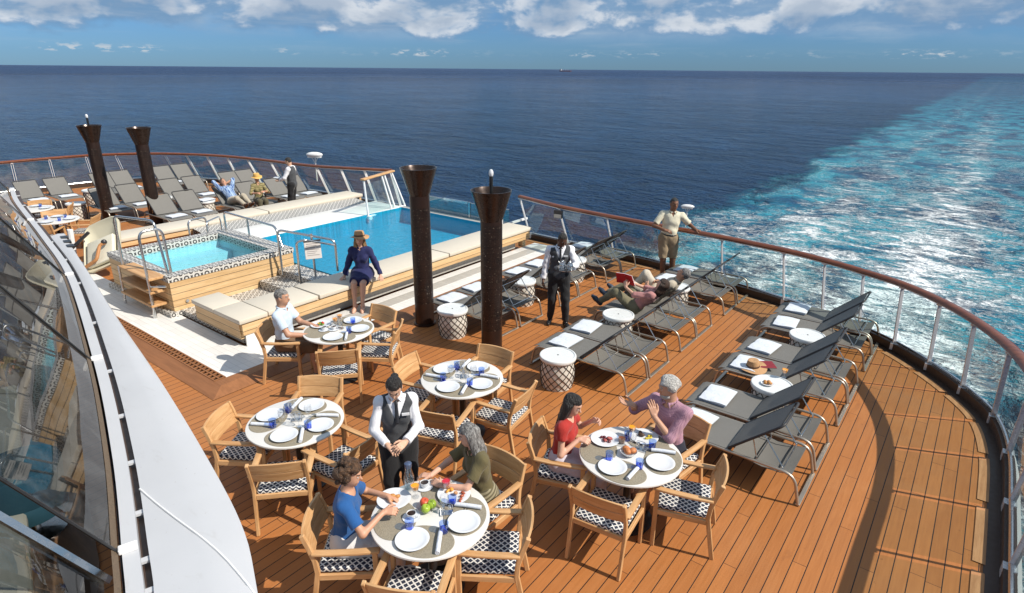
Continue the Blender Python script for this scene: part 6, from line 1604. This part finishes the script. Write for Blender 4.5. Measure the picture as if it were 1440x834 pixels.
# 6 man in pale blue
p = P_('olive', 'grey-haired man in a pale blue polo shirt and brown shorts sitting in profile', (-7.40, 4.42, 0), 38, H=1.76, pelvis=(0, -.05, .555), spine=(0, .02, 1), look=(-4, -6))
p.sit(.46); p.set_arm(1, A_(.17, .34, .73), (.6, -.7, -.6), hdir=(-.3, .9, -.1), pn=(-.4, 0, -.9), curl=.5); p.set_arm(-1, A_(-.10, .36, .76), (-.6, -.7, -.6), hdir=(.5, .8, 0), pn=(.2, 0, -1), curl=.5)
p.body(brow=HM['salt']); p.shirt(cloth('pale blue polo', (.50, .60, .72), .85), sleeve=.68, hem=-.11, v=.05); p.trousers(cloth('brown shorts', (.15, .085, .045), .85), upto=1.10, name='shorts'); p.shoes(shoeb); p.hair('short', HM['salt'], 2)
# 7 woman in navy on the bench
p = P_('fair', 'woman in a navy blouse and skirt with a tan hat sitting on the pool bench', (-8.80, 6.93, 0), -50, H=1.68, female=True, pelvis=(0, 0, .665), spine=(0, .03, 1), look=(4, -4))
for sd_ in (1, -1): p.set_leg(sd_, A_(sd_*.07+.02, .46, .19), (0, 1, .5), (sd_*.1, 1, -.25))
p.bare_feet = True
p.set_arm(1, A_(.33, .06, .60), (.6, -.8, .1), hdir=(.4, .75, -.25), pn=(0, 0, -1), curl=.2); p.set_arm(-1, A_(-.36, .10, .60), (-.6, -.8, .1), hdir=(-.3, .8, -.25), pn=(0, 0, -1), curl=.2)
p.body(); nav = cloth('navy crepe', (.016, .020, .085), .75); p.shirt(nav, sleeve=1.9, hem=-.04, neck=.07, v=.05, name='blouse', e=.020, wr=.007)
q = [Ell(p.P, np.array([p.Rp, p.F, p.S]), A_(.165, .12, .13), [(p.P+p.S*.1, p.S)])] + p.legs(upto=.82, extra=.012); p.garment('skirt', q, nav, e=.018, k=.12, wr=.003)
p.hairlen = .30; p.hair('long', HM['blond'], 11)
def worn_hat(p, label, crown, brim, mat, band, tilt=0.0, wave=.02):
    k = p.s; M = Matrix((Vector(p.hr), Vector(p.hf), Vector(p.hu))).transposed().to_4x4(); M.translation = Vector(p.HC+p.hu*.055*k-p.hf*.012*k)
    Mw = Matrix.Translation(Vector(p.loc)) @ Matrix.Rotation(p.hd, 4, 'Z') @ M @ Matrix.Rotation(tilt, 4, 'X')
    r = hat('straw_hat', label, Mw.to_translation(), Mw.to_euler(), crown*k, brim*k, mat, band, wave, h=.115*k); return r
worn_hat(p, 'tan brimmed hat with dark band worn by the woman in navy', .098, .185, straw, hband, tilt=R_(8))
# 8 drinks waiter
p = P_('dark', 'waiter in a grey waistcoat carrying a tray of drinks and looking down at it', (-5.46, 8.50, 0), -52, H=1.72, spine=(0, .02, 1), look=(22, -34))
p.stand(.13, (-.05, .12), 14); p.hang(1, .05, .10); p.set_arm(-1, A_(-.10, .34, 1.13), (-.9, -.4, -.5), hdir=(.35, .92, .05), pn=(0, 0, 1), curl=.25)
p.body(); waiter_clothes(p); p.hair('crop', HM['black'])
wl = Matrix.Translation(Vector(p.loc)) @ Matrix.Rotation(p.hd, 4, 'Z') @ Vector((-.05, .45, 1.165))
tr = thing('serving_tray', 'small steel tray with coffee pots held by the drinks waiter', 'tray', wl)
m = MB(); m.lathe([(0, 0), (.17, 0), (.185, .012), (.180, .012), (.168, .005), (0, .005)], 32); m.build('plate', MT['steel'], tr)
for k_, (x_, y_) in enumerate(((-.06, .02), (.07, .04))):
    pt = thing('coffee_pot', ['steel coffee pot at the left of the waiter\'s tray', 'steel coffee pot at the right of the waiter\'s tray'][k_], 'coffee pot', wl+Vector((x_, y_, .006)), k_*2.0, 'coffee pots on the tray')
    m = MB(); m.lathe([(0, 0), (.045, 0), (.056, .03), (.05, .075), (.03, .10), (.032, .105), (.01, .12), (.008, .135), (0, .138)], 20); m.build('pot_body', MT['steel'], pt, smooth=60)
    m = MB(); m.tube(bend([(.045, 0, .085), (.10, 0, .08), (.095, 0, .02), (.05, 0, .02)], .03), .006, 6); m.build('handle', MT['black'], pt); m = MB(); m.tube([(-.045, 0, .05), (-.085, 0, .095)], .012, 8, r2=.006); m.build('spout', MT['steel'], pt)
gl = b_goblet('stemmed glass standing between the pots on the waiter\'s tray', 'glass', None); gl.location = wl+Vector((.0, -.07, .007))
# 9 man at the rail
p = P_('brown', 'tall man in a cream short-sleeved shirt and khaki shorts leaning on the rail', (-4.93, 11.83, 0), -58, H=1.84, spine=(-.07, -.02, 1), look=(14, -4))
p.set_leg(1, A_(.06, .03, .085), (0, 1, 0), (.25, 1, 0)); p.set_leg(-1, A_(-.16, -.10, .085), (0, 1, 0), (-.3, 1, 0)); p.bare_feet = False
p.set_arm(1, A_(.14, .26, 1.20), (.9, -.4, -.3), hdir=(-.9, .3, -.1), pn=(0, -.4, -1), curl=.5); p.set_arm(-1, p.L((-4.42, 11.96, 1.205)), (-.4, -.8, -.5), hdir=p.Lv((1, .0, -.12)), pn=(0, 0, -1), curl=.45)
p.body(); p.shirt(cloth('cream linen', (.66, .62, .48), .85), sleeve=.80, hem=-.03, v=.09, e=.013); p.trousers(cloth('khaki chino shorts', (.27, .20, .125), .85), upto=.92, name='shorts', e=.020); p.shoes(simple('tan loafers', (.20, .10, .05), .4)); p.hair('crop', HM['black'])
p.garment('belt', [Ell(p.P+p.S*.06, np.array([p.Rp, p.F, p.S]), A_(.150, .112, .12), [(p.P+p.S*.085, p.S), (p.P+p.S*.05, -p.S)])], MT['black'], e=.028, k=.01, wr=0)
# 10, 11 reclining couple
ca_, sa_ = math.cos(R_(43)), math.sin(R_(43))
p = P_('olive', 'man in beige lying back on a lounger with one knee raised', (-4.20, 9.77, 0), 180, H=1.76, pelvis=(0, 0, .47), spine=(0, -ca_, sa_), headtilt=(0, -.55, .85), look=(10, 0))
p.set_leg(1, A_(.10, .52, .45), (0, .2, 1), (0, .9, -.4)); p.set_leg(-1, A_(-.14, .72, .44), (-.4, .1, .6), (-.3, .7, .7))
p.set_arm(1, A_(.12, .02, .68), (.9, -.3, -.3), pn=(-1, 0, -.2), curl=.5); p.set_arm(-1, A_(-.16, .10, .66), (-.9, -.3, -.3), pn=(1, 0, -.2), curl=.5)
p.body(brow=HM['salt']); p.shirt(cloth('beige stone shirt', (.42, .37, .29), .9), sleeve=.75, hem=-.08); p.trousers(cloth('stone linen trousers', (.50, .45, .37), .9)); p.shoes(simple('navy deck shoe', (.025, .035, .06), .5)); p.hair('short', HM['salt'], 6)
p = P_('fair', 'woman in a pink blouse reading a red book on a lounger with her legs crossed', (-4.24, 9.07, 0), 180, H=1.68, female=True, pelvis=(0, 0, .465), spine=(0, -ca_, sa_), headtilt=(0, -.45, .9), look=(0, 0))
p.set_leg(1, A_(.02, .58, .56), (.5, .1, 1), (.3, .9, .5)); p.set_leg(-1, A_(-.10, .64, .43), (-.2, .1, 1), (0, .8, .6))
p.set_arm(1, A_(.13, .16, .80), (.9, -.3, -.6), hdir=(-.3, .3, .9), pn=(-.9, .1, .2), curl=.6); p.set_arm(-1, A_(-.13, .16, .80), (-.9, -.3, -.6), hdir=(.3, .3, .9), pn=(.9, .1, .2), curl=.6)
p.body(); p.shirt(cloth('dusty pink blouse', (.42, .20, .19), .9), sleeve=1.1, hem=-.16, v=.06, wr=.007); p.trousers(cloth('olive cotton trousers', (.165, .15, .095), .9)); p.shoes(simple('dark navy loafer', (.02, .03, .05), .4)); p.hairlen = .22; p.hair('long', HM['brown'], 14)
bk = thing('book', 'red book held open by the reclining woman', 'book', (-4.47, 9.07, .90), R_(180))
for sg in (1, -1):
    Mb = Euler((R_(-28), 0, R_(sg*14))).to_matrix(); cc = Mb @ Vector((sg*.085, 0, 0))
    m = MB(); m.box(cc, (.165, .007, .235), Mb); m.build('cover', simple('bright red cover', (.50, .012, .018), .4), bk, bevel=.002); m = MB(); m.box(cc + Mb @ Vector((0, -.009, 0)), (.155, .012, .222), Mb); m.build('pages', MT['china'], bk)
# 12 man in plaid
p = P_('olive', 'man in a blue plaid shirt lying back with his hands behind his head', (-17.82, 9.45, 0), 0, H=1.76, pelvis=(0, 0, .47), spine=(0, -ca_, sa_), headtilt=(0, -.5, .85), look=(-12, 0), h=.012)
p.set_leg(1, A_(.10, .80, .44), (.1, .2, 1), (.1, .8, .6)); p.set_leg(-1, A_(-.09, .76, .44), (-.1, .2, 1), (-.1, .8, .6))
hb = p.HC-p.hf*.10
for sd_ in (1, -1): p.set_arm(sd_, hb+p.hr*sd_*.07-p.hu*.03, (sd_*1.0, .15, .5), hdir=-p.hr*sd_, pn=p.hf, curl=.4)
p.body(brow=HM['brown']); p.shirt(cloth('blue plaid cotton', (.33, .44, .60), .9, check=((.035, .09, .26), .07)), sleeve=1.2, hem=-.08); p.trousers(cloth('sand trousers', (.40, .35, .27), .9)); p.shoes(simple('brown deck shoe', (.08, .04, .025), .5)); p.hair('short', HM['brown'], 3)
# 13 woman with yellow hat
p = P_('tan', 'woman in an olive outfit and golden straw hat sitting upright on a far lounger', (-17.25, 9.98, 0), -18, H=1.64, female=True, pelvis=(0, -.1, .47), spine=(0, .03, 1), look=(-26, -2), h=.012)
for sd_ in (1, -1): p.set_leg(sd_, A_(sd_*.09, .38, .10), (0, 1, .6), (sd_*.1, 1, -.1))
p.set_arm(1, A_(.12, .25, .72), (.7, -.6, -.4), pn=(-.5, 0, -1), curl=.6); p.set_arm(-1, A_(-.08, .28, .76), (-.7, -.6, -.4), pn=(.5, 0, -1), curl=.6)
p.body(); p.shirt(cloth('olive print shirt', (.16, .135, .055), .9, stripes=((.28, .24, .12), .05)), sleeve=1.2, hem=-.12, v=.04); p.trousers(cloth('dark olive trousers', (.09, .08, .05), .9), upto=1.6); p.bare_feet = True; p.shoes(simple('tan shoe', (.3, .2, .12), .6)); p.hairlen = .12; p.hair('short', HM['brown'], 8)
worn_hat(p, 'golden straw hat worn by the far seated woman', .10, .17, straw2, straw2, tilt=R_(-6))
# 14 far waiter
p = P_('asian', 'far waiter in a dark waistcoat standing behind the pool bench with an arm held out', (-16.62, 10.72, 0), 214, H=1.74, look=(0, -16), h=.012)
p.stand(.11); p.hang(-1, .04, .05); p.set_arm(1, A_(.12, .36, 1.06), (.7, -.5, -.6), pn=(0, 0, 1), curl=.3); p.set_arm(-1, A_(-.12, .33, 1.04), (-.7, -.5, -.6), pn=(0, 0, 1), curl=.4)
p.body(); waiter_clothes(p); p.hair('short', HM['black'])
fo = thing('menu_folder', 'dark folder held out by the far waiter', 'folder', Matrix.Translation(Vector(p.loc)) @ Matrix.Rotation(p.hd, 4, 'Z') @ Vector((.05, .47, 1.09)), p.hd)
m = MB(); m.box((0, 0, 0), (.24, .17, .014), (R_(8), 0, 0)); m.build('cover', MT['black'], fo, bevel=.003)
m = MB(); m.box((0, .002, .010), (.22, .155, .004), (R_(8), 0, 0)); m.build('paper', MT['china'], fo)
